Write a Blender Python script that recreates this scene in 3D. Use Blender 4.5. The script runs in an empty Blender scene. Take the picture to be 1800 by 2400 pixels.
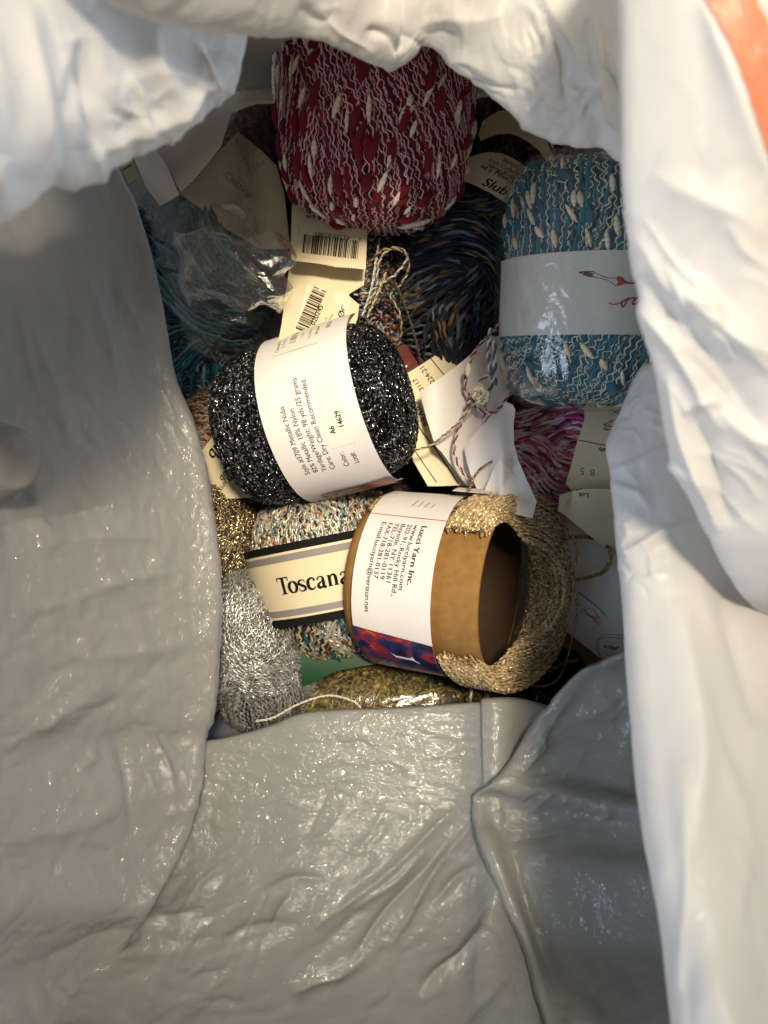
import bpy, bmesh, math, random
import numpy as np
from mathutils import Vector
R_ = math.radians
SC = bpy.context.scene
COL = SC.collection
H = 0.42            # camera height above the bottom of the bag (metres)
K = 0.6923 / 1200   # metres per photo pixel and metre of distance

# ---------------------------------------------------------------- camera, world, lights, exposure
cam_d = bpy.data.cameras.new('camera'); cam = bpy.data.objects.new('camera', cam_d); COL.objects.link(cam)
cam.location = (0, 0, H); cam.rotation_euler = (0, 0, 0)
cam_d.sensor_fit = 'VERTICAL'; cam_d.sensor_height = 36; cam_d.sensor_width = 27
cam_d.lens = 18 / 0.6923
cam_d.clip_start = 0.01; cam_d.clip_end = 50
cam_d.dof.use_dof = True; cam_d.dof.focus_distance = 0.315; cam_d.dof.aperture_fstop = 9.0
SC.camera = cam
W = bpy.data.worlds.new('World'); SC.world = W; W.use_nodes = True
bg = W.node_tree.nodes['Background']; bg.inputs[0].default_value = (1.0, 0.95, 0.88, 1); bg.inputs[1].default_value = 0.09

def area(name, loc, target, size, power, color, shape='DISK', size_y=None):
    d = bpy.data.lights.new(name, 'AREA'); d.shape = shape; d.size = size
    if size_y: d.size_y = size_y
    d.energy = power; d.color = color
    o = bpy.data.objects.new(name, d); COL.objects.link(o); o.location = loc
    o.rotation_euler = (Vector(target) - Vector(loc)).to_track_quat('-Z', 'Y').to_euler()
    return o
ld = bpy.data.lights.new('ceiling_lamp', 'SPOT'); ld.energy = 208.0; ld.color = (1.0, 0.84, 0.62); ld.shadow_soft_size = 0.135
ld.spot_size = R_(18.5); ld.spot_blend = 1.0; lo = bpy.data.objects.new('ceiling_lamp', ld); COL.objects.link(lo); lo.location = (0.24, 0.44, 1.85)
lo.rotation_euler = (Vector((0.03, 0.075, 0.1)) - lo.location).to_track_quat('-Z', 'Y').to_euler()
area('room_glow', (0.5, 0.9, 1.9), (0.0, 0.0, 0.1), 1.3, 28.0, (1.0, 0.90, 0.76))
area('window', (-1.35, -0.5, 0.78), (0.0, 0.0, 0.24), 0.9, 20.0, (0.64, 0.79, 1.0), 'RECTANGLE', 1.1)

SC.view_settings.view_transform = 'Standard'; SC.view_settings.look = 'None'
SC.view_settings.exposure = 0.0; SC.view_settings.gamma = 1.0
SC.view_settings.use_curve_mapping = False
SC.cycles.use_denoising = True
SC.cycles.max_bounces = 10; SC.cycles.transparent_max_bounces = 24
SC.cycles.diffuse_bounces = 5; SC.cycles.glossy_bounces = 3; SC.cycles.transmission_bounces = 6
SC.cycles.caustics_reflective = False; SC.cycles.caustics_refractive = False
SC.cycles.sample_clamp_indirect = 4.0

# ---------------------------------------------------------------- helpers
def P(px, py, z):
    "point at height z that the photograph shows at pixel (px, py)"
    px = np.asarray(px, float); py = np.asarray(py, float); z = np.asarray(z, float)
    d = (H - z) * K
    px, py, z, d = np.broadcast_arrays(px, py, z, d)
    return np.stack([(px - 900) * d, (1200 - py) * d, z], -1)
def mpp(z): return (H - z) * K
def to_px(p):
    d = (H - p[..., 2]) * K
    return 900 + p[..., 0] / d, 1200 - p[..., 1] / d

_g = np.random.default_rng(7)
_perm = _g.permutation(256); _perm = np.concatenate([_perm, _perm, _perm])
_grad = _g.normal(size=(256, 3)); _grad /= np.linalg.norm(_grad, axis=1, keepdims=True)
def perlin(p):
    p = np.asarray(p, float)
    i = np.floor(p).astype(int); f = p - i; i &= 255
    u = f * f * f * (f * (f * 6 - 15) + 10)
    r = 0
    for dx in (0, 1):
        for dy in (0, 1):
            for dz in (0, 1):
                h = _perm[_perm[_perm[(i[..., 0] + dx) & 255] + ((i[..., 1] + dy) & 255)] + ((i[..., 2] + dz) & 255)]
                g = _grad[h]
                w = (u[..., 0] if dx else 1 - u[..., 0]) * (u[..., 1] if dy else 1 - u[..., 1]) * (u[..., 2] if dz else 1 - u[..., 2])
                r = r + w * (g[..., 0] * (f[..., 0] - dx) + g[..., 1] * (f[..., 1] - dy) + g[..., 2] * (f[..., 2] - dz))
    return r
def crumple(p, scale, ang=0, stretch=1, seed=0, octaves=3):
    "creased plastic film: sharp valleys and ridges, optionally drawn out along the in-plane angle"
    c, s = math.cos(R_(ang)), math.sin(R_(ang))
    q = np.stack([(p[..., 0] * c + p[..., 1] * s) / stretch, -p[..., 0] * s + p[..., 1] * c, p[..., 2]], -1) / scale + seed * 7.31
    w = np.stack([perlin(q * 0.6 + 11), perlin(q * 0.6 + 37), perlin(q * 0.6 + 71)], -1)
    q = q + w * 1.1
    h = 0; a = 1.0
    for o in range(octaves):
        n = perlin(q); h = h + a * ((0.5 - np.abs(n) * 1.6) if (o + seed) % 2 else (np.abs(n) * 1.6 - 0.3))
        q = q * 2.03 + 5.2; a *= 0.45
    return h

def link(name, me, parent=None):
    o = bpy.data.objects.new(name, me); COL.objects.link(o)
    if parent is not None: o.parent = parent
    return o
def empty(name, loc=(0, 0, 0)):
    o = bpy.data.objects.new(name, None); COL.objects.link(o); o.location = loc; o.empty_display_size = 0.01
    return o
def tag(o, label=None, cat=None, group=None, kind=None):
    if label: o['label'] = label
    if cat: o['category'] = cat
    if group: o['group'] = group
    if kind: o['kind'] = kind
    return o
def thing(name, label, cat, group=None, loc=(0, 0, 0)):
    return tag(empty(name, loc), label, cat, group)
def mesh_obj(name, V, F, mats, parent=None, midx=None, smooth=True, col=None):
    "quads or triangles given as one array, or a list of polygons"
    me = bpy.data.meshes.new(name)
    V = np.asarray(V, np.float32)
    if parent is not None: V = V - np.array(parent.location, np.float32)
    if isinstance(F, np.ndarray):
        n, k = F.shape
        me.vertices.add(len(V)); me.vertices.foreach_set('co', V.ravel())
        me.loops.add(n * k); me.loops.foreach_set('vertex_index', F.astype(np.int32).ravel())
        me.polygons.add(n); me.polygons.foreach_set('loop_start', np.arange(0, n * k, k, dtype=np.int32))
        me.update(calc_edges=True)
    else:
        me.from_pydata([tuple(map(float, v)) for v in V], [], [tuple(map(int, f)) for f in F])
    if not isinstance(mats, (list, tuple)): mats = [mats]
    for m in mats: me.materials.append(m)
    if midx is not None: me.polygons.foreach_set('material_index', np.asarray(midx, np.int32))
    if smooth: me.polygons.foreach_set('use_smooth', np.ones(len(me.polygons), bool))
    if col is not None:
        a = me.color_attributes.new('col', 'FLOAT_COLOR', 'POINT')
        c = np.concatenate([np.asarray(col, np.float32), np.ones((len(V), 1), np.float32)], 1)
        a.data.foreach_set('color', c.ravel())
    me.update()
    return link(name, me, parent)

def smoothstep(a, b, x):
    t = np.clip((x - a) / (b - a), 0, 1); return t * t * (3 - 2 * t)
def catmull(ctrl, n, axis):
    "interpolate control array along one axis to n samples"
    c = np.moveaxis(np.asarray(ctrl, float), axis, 0); m = len(c)
    t = np.linspace(0, m - 1, n); i = np.minimum(t.astype(int), m - 2); f = (t - i).reshape((-1,) + (1,) * (c.ndim - 1))
    c0 = c[np.maximum(i - 1, 0)]; c1 = c[i]; c2 = c[i + 1]; c3 = c[np.minimum(i + 2, m - 1)]
    r = 0.5 * ((2 * c1) + (-c0 + c2) * f + (2 * c0 - 5 * c1 + 4 * c2 - c3) * f ** 2 + (-c0 + 3 * c1 - 3 * c2 + c3) * f ** 3)
    return np.moveaxis(r, 0, axis)
def grid_normals(G):
    du = np.gradient(G, axis=0); dv = np.gradient(G, axis=1)
    n = np.cross(du, dv); n /= np.linalg.norm(n, axis=-1, keepdims=True) + 1e-12
    return n
def grid_faces(nu, nv):
    i, j = np.meshgrid(np.arange(nu - 1), np.arange(nv - 1), indexing='ij')
    a = (i * nv + j).ravel()
    return np.stack([a, a + 1, a + nv + 1, a + nv], 1)
def seg_ridge(px, py, folds):
    "height field of straight folds, given in photo pixels: x0,y0,x1,y1,width,height"
    h = 0
    for x0, y0, x1, y1, w, a in folds:
        L = math.hypot(x1 - x0, y1 - y0); ux, uy = (x1 - x0) / L, (y1 - y0) / L
        t = ((px - x0) * ux + (py - y0) * uy) / L; d = (px - x0) * -uy + (py - y0) * ux
        tc = np.clip(t, 0, 1); env = np.sin(np.pi * np.clip(t, 0, 1)) ** 0.6
        d = d + 6 * np.sin(t * 7 + x0)
        h = h + a * env * np.exp(-np.abs(d / w) ** 1.3)
    return h
def creases(n, x0, x1, y0, y1, ang, dang, length, w, h, seed):
    g = np.random.default_rng(seed); out = []
    for _ in range(n):
        x, y = g.uniform(x0, x1), g.uniform(y0, y1); t = R_(ang + g.normal(0, dang)); l = length * g.uniform(0.5, 1.6)
        out.append((x, y, x + l * math.cos(t), y + l * math.sin(t), w * g.uniform(0.7, 1.4), h * g.uniform(0.4, 1.2) * g.choice([-1, 1, 1])))
    return out
def sheet(name, ctrl, nu, nv, mat, parent, disp=None, folds=(), col=None):
    "ctrl: rows of (px, py, z)"
    c = np.asarray(ctrl, float)
    C = P(c[..., 0], c[..., 1], c[..., 2])
    G = catmull(catmull(C, nu, 0), nv, 1)
    N = grid_normals(G)
    N = N * np.sign(N[nu // 2, nv // 2, 2] or 1)
    px, py = to_px(G)
    h = np.zeros(G.shape[:2])
    if disp is not None: h = h + disp(G, px, py)
    if folds: h = h + seg_ridge(px, py, folds)
    G = G + N * h[..., None]
    return mesh_obj(name, G.reshape(-1, 3), grid_faces(nu, nv), mat, parent), G, N

# ---------------------------------------------------------------- materials
def new_mat(name):
    m = bpy.data.materials.new(name); m.use_nodes = True
    nt = m.node_tree; nt.nodes.clear(); out = nt.nodes.new('ShaderNodeOutputMaterial')
    return m, nt, out
def nd(nt, t, **kw):
    n = nt.nodes.new(t)
    for k, v in kw.items():
        if k.startswith('_'): setattr(n, k[1:], v)
        else: n.inputs[k.replace('__', ' ')].default_value = v
    return n
def L(nt, a, b): nt.links.new(a, b)

def film_mat(name, color, trans=0.35, rough=0.22, bump=0.5, fine=(1, 6, 1), scale=420, dist=0.0004, crease=120.0, cw=2.0, spec=0.3, coat=0.9, crough=0.075, glint=330.0, gd=0.0011):
    "thin white polyethylene: matt body that lets light through, under a glossy skin with fine creases"
    m, nt, out = new_mat(name)
    tc = nd(nt, 'ShaderNodeTexCoord')
    mp = nd(nt, 'ShaderNodeMapping'); mp.inputs['Scale'].default_value = fine
    L(nt, tc.outputs['Object'], mp.inputs['Vector'])
    n1 = nd(nt, 'ShaderNodeTexNoise', Scale=scale, Detail=4.0, Roughness=0.55, Distortion=0.6)
    L(nt, mp.outputs[0], n1.inputs['Vector'])
    n2 = nd(nt, 'ShaderNodeTexNoise', Scale=170.0, Detail=3.0, Distortion=1.5); L(nt, tc.outputs['Object'], n2.inputs['Vector'])
    rg = nd(nt, 'ShaderNodeTexNoise', _noise_type='RIDGED_MULTIFRACTAL', Scale=crease, Detail=3.0, Roughness=0.6, Distortion=1.2); L(nt, mp.outputs[0], rg.inputs['Vector'])
    a0 = nd(nt, 'ShaderNodeMath', _operation='ADD'); L(nt, n1.outputs['Fac'], a0.inputs[0]); L(nt, n2.outputs['Fac'], a0.inputs[1])
    ad = nd(nt, 'ShaderNodeMath', _operation='MULTIPLY_ADD'); L(nt, rg.outputs['Fac'], ad.inputs[0]); ad.inputs[1].default_value = cw; L(nt, a0.outputs[0], ad.inputs[2])
    bp = nd(nt, 'ShaderNodeBump', Strength=bump, Distance=dist); L(nt, ad.outputs[0], bp.inputs['Height'])
    n3 = nd(nt, 'ShaderNodeTexNoise', Scale=28.0, Detail=3.0); L(nt, tc.outputs['Object'], n3.inputs['Vector'])
    mx = nd(nt, 'ShaderNodeMix', _data_type='RGBA'); mx.inputs['A'].default_value = tuple(c * 0.95 for c in color) + (1,); mx.inputs['B'].default_value = tuple(color) + (1,)
    L(nt, n3.outputs['Fac'], mx.inputs['Factor'])
    p = nd(nt, 'ShaderNodeBsdfPrincipled'); L(nt, mx.outputs['Result'], p.inputs['Base Color']); p.inputs['Roughness'].default_value = rough
    p.inputs['Specular IOR Level'].default_value = spec
    b0 = nd(nt, 'ShaderNodeBump', Strength=bump * 0.25, Distance=dist); L(nt, ad.outputs[0], b0.inputs['Height']); L(nt, b0.outputs[0], p.inputs['Normal'])
    p.inputs['Coat Weight'].default_value = coat; p.inputs['Coat Roughness'].default_value = crough; p.inputs['Coat IOR'].default_value = 1.5
    n4 = nd(nt, 'ShaderNodeTexNoise', Scale=glint, Detail=2.5, Roughness=0.5, Distortion=1.0); L(nt, mp.outputs[0], n4.inputs['Vector'])
    a4 = nd(nt, 'ShaderNodeMath', _operation='MULTIPLY_ADD'); L(nt, n2.outputs['Fac'], a4.inputs[0]); a4.inputs[1].default_value = 1.6; L(nt, n4.outputs['Fac'], a4.inputs[2])
    b4 = nd(nt, 'ShaderNodeBump', Strength=1.0, Distance=gd); L(nt, a4.outputs[0], b4.inputs['Height'])
    L(nt, b4.outputs[0], p.inputs['Coat Normal'])
    tr = nd(nt, 'ShaderNodeBsdfTranslucent'); L(nt, mx.outputs['Result'], tr.inputs['Color'])
    ms = nd(nt, 'ShaderNodeMixShader'); ms.inputs[0].default_value = trans
    L(nt, p.outputs[0], ms.inputs[1]); L(nt, tr.outputs[0], ms.inputs[2]); L(nt, ms.outputs[0], out.inputs[0])
    return m
def clear_mat(name, tint=(0.93, 0.93, 0.9), haze=0.025, rough=0.12, bump=0.6, scale=160, gloss=0.5, dist=0.0006, warp=2.0):
    "clear cellophane: see-through with glossy creases"
    m, nt, out = new_mat(name)
    tc = nd(nt, 'ShaderNodeTexCoord')
    n1 = nd(nt, 'ShaderNodeTexNoise', Scale=scale, Detail=4.0, Distortion=warp); L(nt, tc.outputs['Object'], n1.inputs['Vector'])
    bp = nd(nt, 'ShaderNodeBump', Strength=bump, Distance=dist); L(nt, n1.outputs['Fac'], bp.inputs['Height'])
    t = nd(nt, 'ShaderNodeBsdfTransparent'); t.inputs[0].default_value = tuple(tint) + (1,)
    d = nd(nt, 'ShaderNodeBsdfDiffuse'); d.inputs[0].default_value = (0.75, 0.75, 0.7, 1)
    g = nd(nt, 'ShaderNodeBsdfGlossy', Roughness=rough); g.inputs[0].default_value = (1, 1, 1, 1); L(nt, bp.outputs[0], g.inputs['Normal'])
    m1 = nd(nt, 'ShaderNodeMixShader'); m1.inputs[0].default_value = haze; L(nt, t.outputs[0], m1.inputs[1]); L(nt, d.outputs[0], m1.inputs[2])
    fr = nd(nt, 'ShaderNodeLayerWeight', Blend=0.35); L(nt, bp.outputs[0], fr.inputs['Normal'])
    ml = nd(nt, 'ShaderNodeMath', _operation='MULTIPLY_ADD'); L(nt, fr.outputs['Fresnel'], ml.inputs[0]); ml.inputs[1].default_value = gloss; ml.inputs[2].default_value = 0.05
    m2 = nd(nt, 'ShaderNodeMixShader'); L(nt, ml.outputs[0], m2.inputs[0]); L(nt, m1.outputs[0], m2.inputs[1]); L(nt, g.outputs[0], m2.inputs[2])
    L(nt, m2.outputs[0], out.inputs[0])
    return m
def paper_mat(name, color, rough=0.55, trans=0.12, spec=0.3):
    m, nt, out = new_mat(name)
    tc = nd(nt, 'ShaderNodeTexCoord')
    n = nd(nt, 'ShaderNodeTexNoise', Scale=60.0, Detail=6.0); L(nt, tc.outputs['Object'], n.inputs['Vector'])
    mx = nd(nt, 'ShaderNodeMix', _data_type='RGBA'); mx.inputs['A'].default_value = tuple(c * 0.90 for c in color) + (1,); mx.inputs['B'].default_value = tuple(color) + (1,)
    L(nt, n.outputs['Fac'], mx.inputs['Factor'])
    n2 = nd(nt, 'ShaderNodeTexNoise', Scale=900.0, Detail=2.0); L(nt, tc.outputs['Object'], n2.inputs['Vector'])
    bp = nd(nt, 'ShaderNodeBump', Strength=0.15, Distance=0.0002); L(nt, n2.outputs['Fac'], bp.inputs['Height'])
    p = nd(nt, 'ShaderNodeBsdfPrincipled', Roughness=rough); p.inputs['Specular IOR Level'].default_value = spec
    L(nt, mx.outputs['Result'], p.inputs['Base Color']); L(nt, bp.outputs[0], p.inputs['Normal'])
    tr = nd(nt, 'ShaderNodeBsdfTranslucent'); L(nt, mx.outputs['Result'], tr.inputs['Color'])
    ms = nd(nt, 'ShaderNodeMixShader'); ms.inputs[0].default_value = trans
    L(nt, p.outputs[0], ms.inputs[1]); L(nt, tr.outputs[0], ms.inputs[2]); L(nt, ms.outputs[0], out.inputs[0])
    return m
def yarn_mat(name, rough=0.7, sheen=0.4, spec=0.3, metal=0.0, glit=0.0, gscale=1500, gw=None, tw=0.3):
    "spun yarn coloured by the strand; glit adds metallic flakes that each face their own way"
    m, nt, out = new_mat(name)
    tc = nd(nt, 'ShaderNodeTexCoord'); at = nd(nt, 'ShaderNodeAttribute', _attribute_name='col')
    n = nd(nt, 'ShaderNodeTexNoise', Scale=1400.0, Detail=2.0); L(nt, tc.outputs['Object'], n.inputs['Vector'])
    mr = nd(nt, 'ShaderNodeMapRange'); mr.inputs['To Min'].default_value = 1 - tw; mr.inputs['To Max'].default_value = 1 + tw * 0.6
    L(nt, n.outputs['Fac'], mr.inputs['Value'])
    mm = nd(nt, 'ShaderNodeVectorMath', _operation='SCALE'); L(nt, at.outputs['Color'], mm.inputs[0]); L(nt, mr.outputs[0], mm.inputs['Scale'])
    p = nd(nt, 'ShaderNodeBsdfPrincipled', Roughness=rough, Metallic=metal); p.inputs['Specular IOR Level'].default_value = spec
    p.inputs['Sheen Weight'].default_value = sheen
    L(nt, mm.outputs[0], p.inputs['Base Color'])
    bp = nd(nt, 'ShaderNodeBump', Strength=0.5, Distance=0.0003); L(nt, n.outputs['Fac'], bp.inputs['Height'])
    if glit:
        v = nd(nt, 'ShaderNodeTexVoronoi', Scale=gscale); L(nt, tc.outputs['Object'], v.inputs['Vector'])
        sb = nd(nt, 'ShaderNodeVectorMath', _operation='SUBTRACT'); L(nt, v.outputs['Color'], sb.inputs[0]); sb.inputs[1].default_value = (.5, .5, .5)
        sc = nd(nt, 'ShaderNodeVectorMath', _operation='SCALE'); L(nt, sb.outputs[0], sc.inputs[0]); sc.inputs['Scale'].default_value = glit
        ge = nd(nt, 'ShaderNodeNewGeometry'); ad = nd(nt, 'ShaderNodeVectorMath', _operation='ADD')
        L(nt, ge.outputs['Normal'], ad.inputs[0]); L(nt, sc.outputs[0], ad.inputs[1])
        no = nd(nt, 'ShaderNodeVectorMath', _operation='NORMALIZE'); L(nt, ad.outputs[0], no.inputs[0]); L(nt, no.outputs[0], p.inputs['Normal'])
    else: L(nt, bp.outputs[0], p.inputs['Normal'])
    L(nt, p.outputs[0], out.inputs[0])
    return m
def plain_mat(name, color, rough=0.5, metal=0.0, spec=0.4, var=0.15, scale=80):
    m, nt, out = new_mat(name)
    tc = nd(nt, 'ShaderNodeTexCoord')
    n = nd(nt, 'ShaderNodeTexNoise', Scale=float(scale), Detail=5.0); L(nt, tc.outputs['Object'], n.inputs['Vector'])
    mx = nd(nt, 'ShaderNodeMix', _data_type='RGBA'); mx.inputs['A'].default_value = tuple(c * (1 - var) for c in color) + (1,); mx.inputs['B'].default_value = tuple(min(1, c * (1 + var)) for c in color) + (1,)
    L(nt, n.outputs['Fac'], mx.inputs['Factor'])
    p = nd(nt, 'ShaderNodeBsdfPrincipled', Roughness=rough, Metallic=metal); p.inputs['Specular IOR Level'].default_value = spec
    L(nt, mx.outputs['Result'], p.inputs['Base Color']); L(nt, p.outputs[0], out.inputs[0])
    return m

M = {}
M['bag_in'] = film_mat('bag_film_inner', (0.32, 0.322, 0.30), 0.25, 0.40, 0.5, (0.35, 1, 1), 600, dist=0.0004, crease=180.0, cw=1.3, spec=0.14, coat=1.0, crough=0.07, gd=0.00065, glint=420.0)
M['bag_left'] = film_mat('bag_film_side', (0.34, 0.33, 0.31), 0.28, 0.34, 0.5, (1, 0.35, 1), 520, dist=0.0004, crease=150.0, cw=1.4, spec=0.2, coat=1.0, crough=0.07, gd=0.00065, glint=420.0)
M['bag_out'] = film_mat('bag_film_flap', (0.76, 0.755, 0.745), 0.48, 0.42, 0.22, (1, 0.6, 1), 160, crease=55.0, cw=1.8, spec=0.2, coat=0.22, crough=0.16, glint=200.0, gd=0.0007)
M['red'] = film_mat('red_print', (0.82, 0.27, 0.16), 0.35, 0.45, 0.15, (1, 1, 1), 160)
M['white_paper'] = paper_mat('white_paper', (0.80, 0.76, 0.73))
M['cream_paper'] = paper_mat('cream_paper', (0.78, 0.68, 0.46))
M['ink'] = plain_mat('black_ink', (0.008, 0.008, 0.008), 0.8, spec=0.1)
M['grey_ink'] = plain_mat('grey_ink', (0.22, 0.20, 0.19), 0.6)
M['red_ink'] = plain_mat('red_ink', (0.42, 0.015, 0.03), 0.5)
M['brown_ink'] = plain_mat('brown_ink', (0.10, 0.035, 0.02), 0.5)
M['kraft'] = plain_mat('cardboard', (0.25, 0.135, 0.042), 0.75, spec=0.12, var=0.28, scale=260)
M['shaded_card'] = plain_mat('shaded_cardboard', (0.045, 0.024, 0.008), 0.8, var=0.2, scale=150)  # cardboard with the shade inside the tube put into its colour
M['tinsel'] = yarn_mat('tinsel_yarn', 0.26, 0, 0.6, 0.5, 0.35, 800)
M['gold_yarn'] = yarn_mat('gold_yarn', 0.28, 0, 0.6, 0.4, 0.7, 1100)
M['twist'] = yarn_mat('lustrous_yarn', 0.26, 0.0, 0.8, 0.35, tw=0.2)
M['wool'] = yarn_mat('wool', 0.75, 0.1, 0.25)
M['silk'] = yarn_mat('shiny_yarn', 0.33, 0.05, 0.7, tw=0.4)
M['lurex'] = yarn_mat('metallic_yarn', 0.2, 0, 0.5, 0.75, 1.1, 1700)
M['lurex_dark'] = yarn_mat('dark_metallic_yarn', 0.17, 0, 0.5, 0.85, 1.5, 1250, tw=0.2)
M['clear'] = clear_mat('clear_wrap', gloss=0.15)
M['pouch'] = clear_mat('clear_pouch', (0.97, 0.97, 0.95), 0.015, 0.07, 0.9, 110, 0.32, 0.0012, 3.0)
# ---------------------------------------------------------------- the plastic bag
bag = thing('plastic_bag', 'open white plastic bag with crumpled inner walls holding the yarn', 'bag')
def lerp(a, b, t): return a + (b - a) * t
# the bottom of the bag, under the yarn
sheet('bag_bottom', [[(x, y, 0.0 + 0.004 * ((i + j) % 2)) for j, x in enumerate(range(-400, 2300, 300))] for i, y in enumerate(range(-500, 2900, 300))],
      80, 60, M['bag_in'], bag, disp=lambda G, x, y: 0.002 * crumple(G, 0.03, seed=3))

# lower wall, nearest to the photographer
EB = [(-420, 1800), (-100, 1785), (200, 1760), (400, 1748), (477, 1738), (564, 1720), (640, 1698), (694, 1676), (760, 1665), (870, 1660), (977, 1655), (1085, 1647), (1160, 1644), (1226, 1647), (1300, 1668), (1400, 1700), (1600, 1720), (1900, 1740)]
rows = []
for k, (dy, z) in enumerate(((60, 0.004), (60, 0.05), (14, 0.085), (0, 0.098), (22, 0.103), (110, 0.107), (260, 0.114), (430, 0.128), (620, 0.152), (850, 0.185), (1100, 0.21))):
    rows.append([(x, (y + dy) if dy < 300 else lerp(y + dy, 1690 + dy, 0.8), z + (0.006 if 1085 < x < 1200 and k > 2 else 0)) for x, y in EB])
def dB(G, x, y):
    fine = (0.0006 * crumple(G, 0.011, 0, 4.0, 6) + 0.0004 * crumple(G, 0.0045, 0, 3.0, 7, 2)) * smoothstep(2150, 1900, y)
    dn = smoothstep(1800, 2080, y)
    h = fine + 0.0014 * dn * crumple(G, 0.026, 38, 2.2, 9) + 0.0006 * dn * crumple(G, 0.012, 45, 2.5, 19) + 0.0006 * dn * crumple(G, 0.007, 45, 3.0, 1)
    lf = smoothstep(620, 480, x) * smoothstep(1700, 1850, y) * 0.0022 * crumple(G, 0.016, 80, 1.2, 12)
    seam = 0.0016 * smoothstep(1124, 1134, x + (y - 1650) * -0.02) * smoothstep(1960, 1700, y)
    return 0.50 * h + lf * 0.7 + seam
foldsB = [(1085, 1890, 740, 2180, 12, -0.004), (1050, 1960, 800, 2280, 11, 0.0035), (1010, 1990, 830, 2140, 9, -0.003), (1120, 1900, 900, 2230, 10, -0.003),
          (860, 2240, 680, 2330, 14, -0.004), (1120, 2020, 1000, 2120, 10, 0.003), (620, 2080, 760, 2050, 14, 0.003), (520, 2200, 700, 2160, 16, 0.0025),
          (640, 2200, 690, 2060, 14, 0.0025), (320, 2180, 480, 2130, 16, 0.003), (220, 2210, 330, 2190, 16, -0.004), (980, 2330, 1150, 2180, 14, 0.004), (1180, 1900, 1120, 2350, 26, 0.003)]
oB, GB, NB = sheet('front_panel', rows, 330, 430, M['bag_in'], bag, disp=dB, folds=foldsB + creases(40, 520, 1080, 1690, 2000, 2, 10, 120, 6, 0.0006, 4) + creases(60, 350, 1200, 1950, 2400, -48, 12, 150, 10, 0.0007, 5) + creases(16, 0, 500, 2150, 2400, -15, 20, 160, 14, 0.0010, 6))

xB, yB = to_px(GB)
def zB(x, y):
    k = np.argmin((xB - x) ** 2 + (yB - y) ** 2); return float(GB.reshape(-1, 3)[k, 2])
# left wall
EA = [(262, 250), (277, 390), (315, 477), (347, 575), (369, 673), (385, 748), (407, 879), (445, 976), (477, 1085), (494, 1182), (510, 1302), (515, 1410),
      (508, 1573), (499, 1680), (477, 1736), (467, 1844), (423, 1985), (358, 2115), (315, 2180), (250, 2290), (180, 2450), (100, 2640)]
rows = []
n = len(EA)
for i, (ex, ey) in enumerate(EA):
    t = i / (n - 1)
    ze = np.interp(ey, [250, 600, 1200, 1736, 2180, 2300, 2640], [0.118, 0.105, 0.100, 0.108, 0.139, 0.146, 0.16])
    if ey > 1740: ze = zB(ex, ey) + float(np.interp(ey, [1740, 1985, 2115, 2180, 2290, 2640], [0.008, 0.012, 0.013, 0.006, -0.004, -0.006]))
    zo = np.interp(ey, [250, 1200, 2100, 2640], [0.215, 0.205, 0.205, 0.20])
    yo = lerp(60, 2650, t); xo = -420
    r = []
    for s, zf in ((0, 1.0), (0.3, 0.80), (0.55, 0.52), (0.78, 0.25), (0.92, 0.075), (1, 0)):
        r.append((lerp(xo, ex, s), lerp(yo, ey, s ** 0.8), ze + (zo - ze) * zf))
    k = 1 if ey < 1750 else 0.45
    r.append((ex - 10 * k, ey + 2, ze - 0.012 * k)); r.append((ex - 60 * k, ey + 8, ze - 0.05 * k)); r.append((ex - 150 * k, ey + 12, max(0.004, ze - 0.1 * k)))
    rows.append(r)
def dA(G, x, y):
    edge = smoothstep(700, 0, x)
    a = smoothstep(560, 1100, y)
    h = 0.0010 * (0.22 + 0.78 * a) * crumple(G, 0.020, 110, 2.2, 2) + 0.0010 * a * crumple(G, 0.0085, 118, 3.2, 5) + 0.0004 * crumple(G, 0.0035, 118, 3.5, 6, 2)
    h = h + 0.0018 * crumple(G, 0.032, -50, 2.0, 8) * (1 - a)
    lower = smoothstep(1250, 1500, y)
    h = h + 0.0013 * lower * crumple(G, 0.012, 20, 1.8, 4)
    # knuckle pressing in from outside at the left edge of the frame
    r = np.sqrt(((x + 30) / 90) ** 2 + ((y - 1085) / 105) ** 2)
    return 0.6 * h + 0.016 * smoothstep(1.08, 0.55, r)
foldsA = [(120, 1560, 520, 1490, 26, 0.00168), (0, 1760, 260, 1590, 40, 0.00360), (250, 1630, 330, 2000, 16, -0.00180), (330, 1640, 420, 1900, 12, 0.00180),
          (60, 1430, 440, 1330, 18, 0.00150), (80, 1280, 420, 1250, 16, 0.00120), (0, 1240, 260, 1180, 30, -0.00300), (0, 1990, 300, 1890, 34, 0.00240), (60, 2260, 330, 2170, 22, -0.00240),
          (60, 700, 170, 1080, 30, 0.00180), (240, 560, 330, 900, 34, -0.00180)]
sheet('side_panel', rows, 430, 230, M['bag_left'], bag, disp=dA, folds=foldsA + creases(70, 120, 440, 720, 1650, 62, 14, 110, 9, 0.0007, 1) + creases(30, 0, 400, 1300, 2050, -25, 20, 120, 11, 0.0008, 2) + creases(16, 0, 300, 500, 1200, 70, 15, 260, 16, 0.0009, 3))

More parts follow.
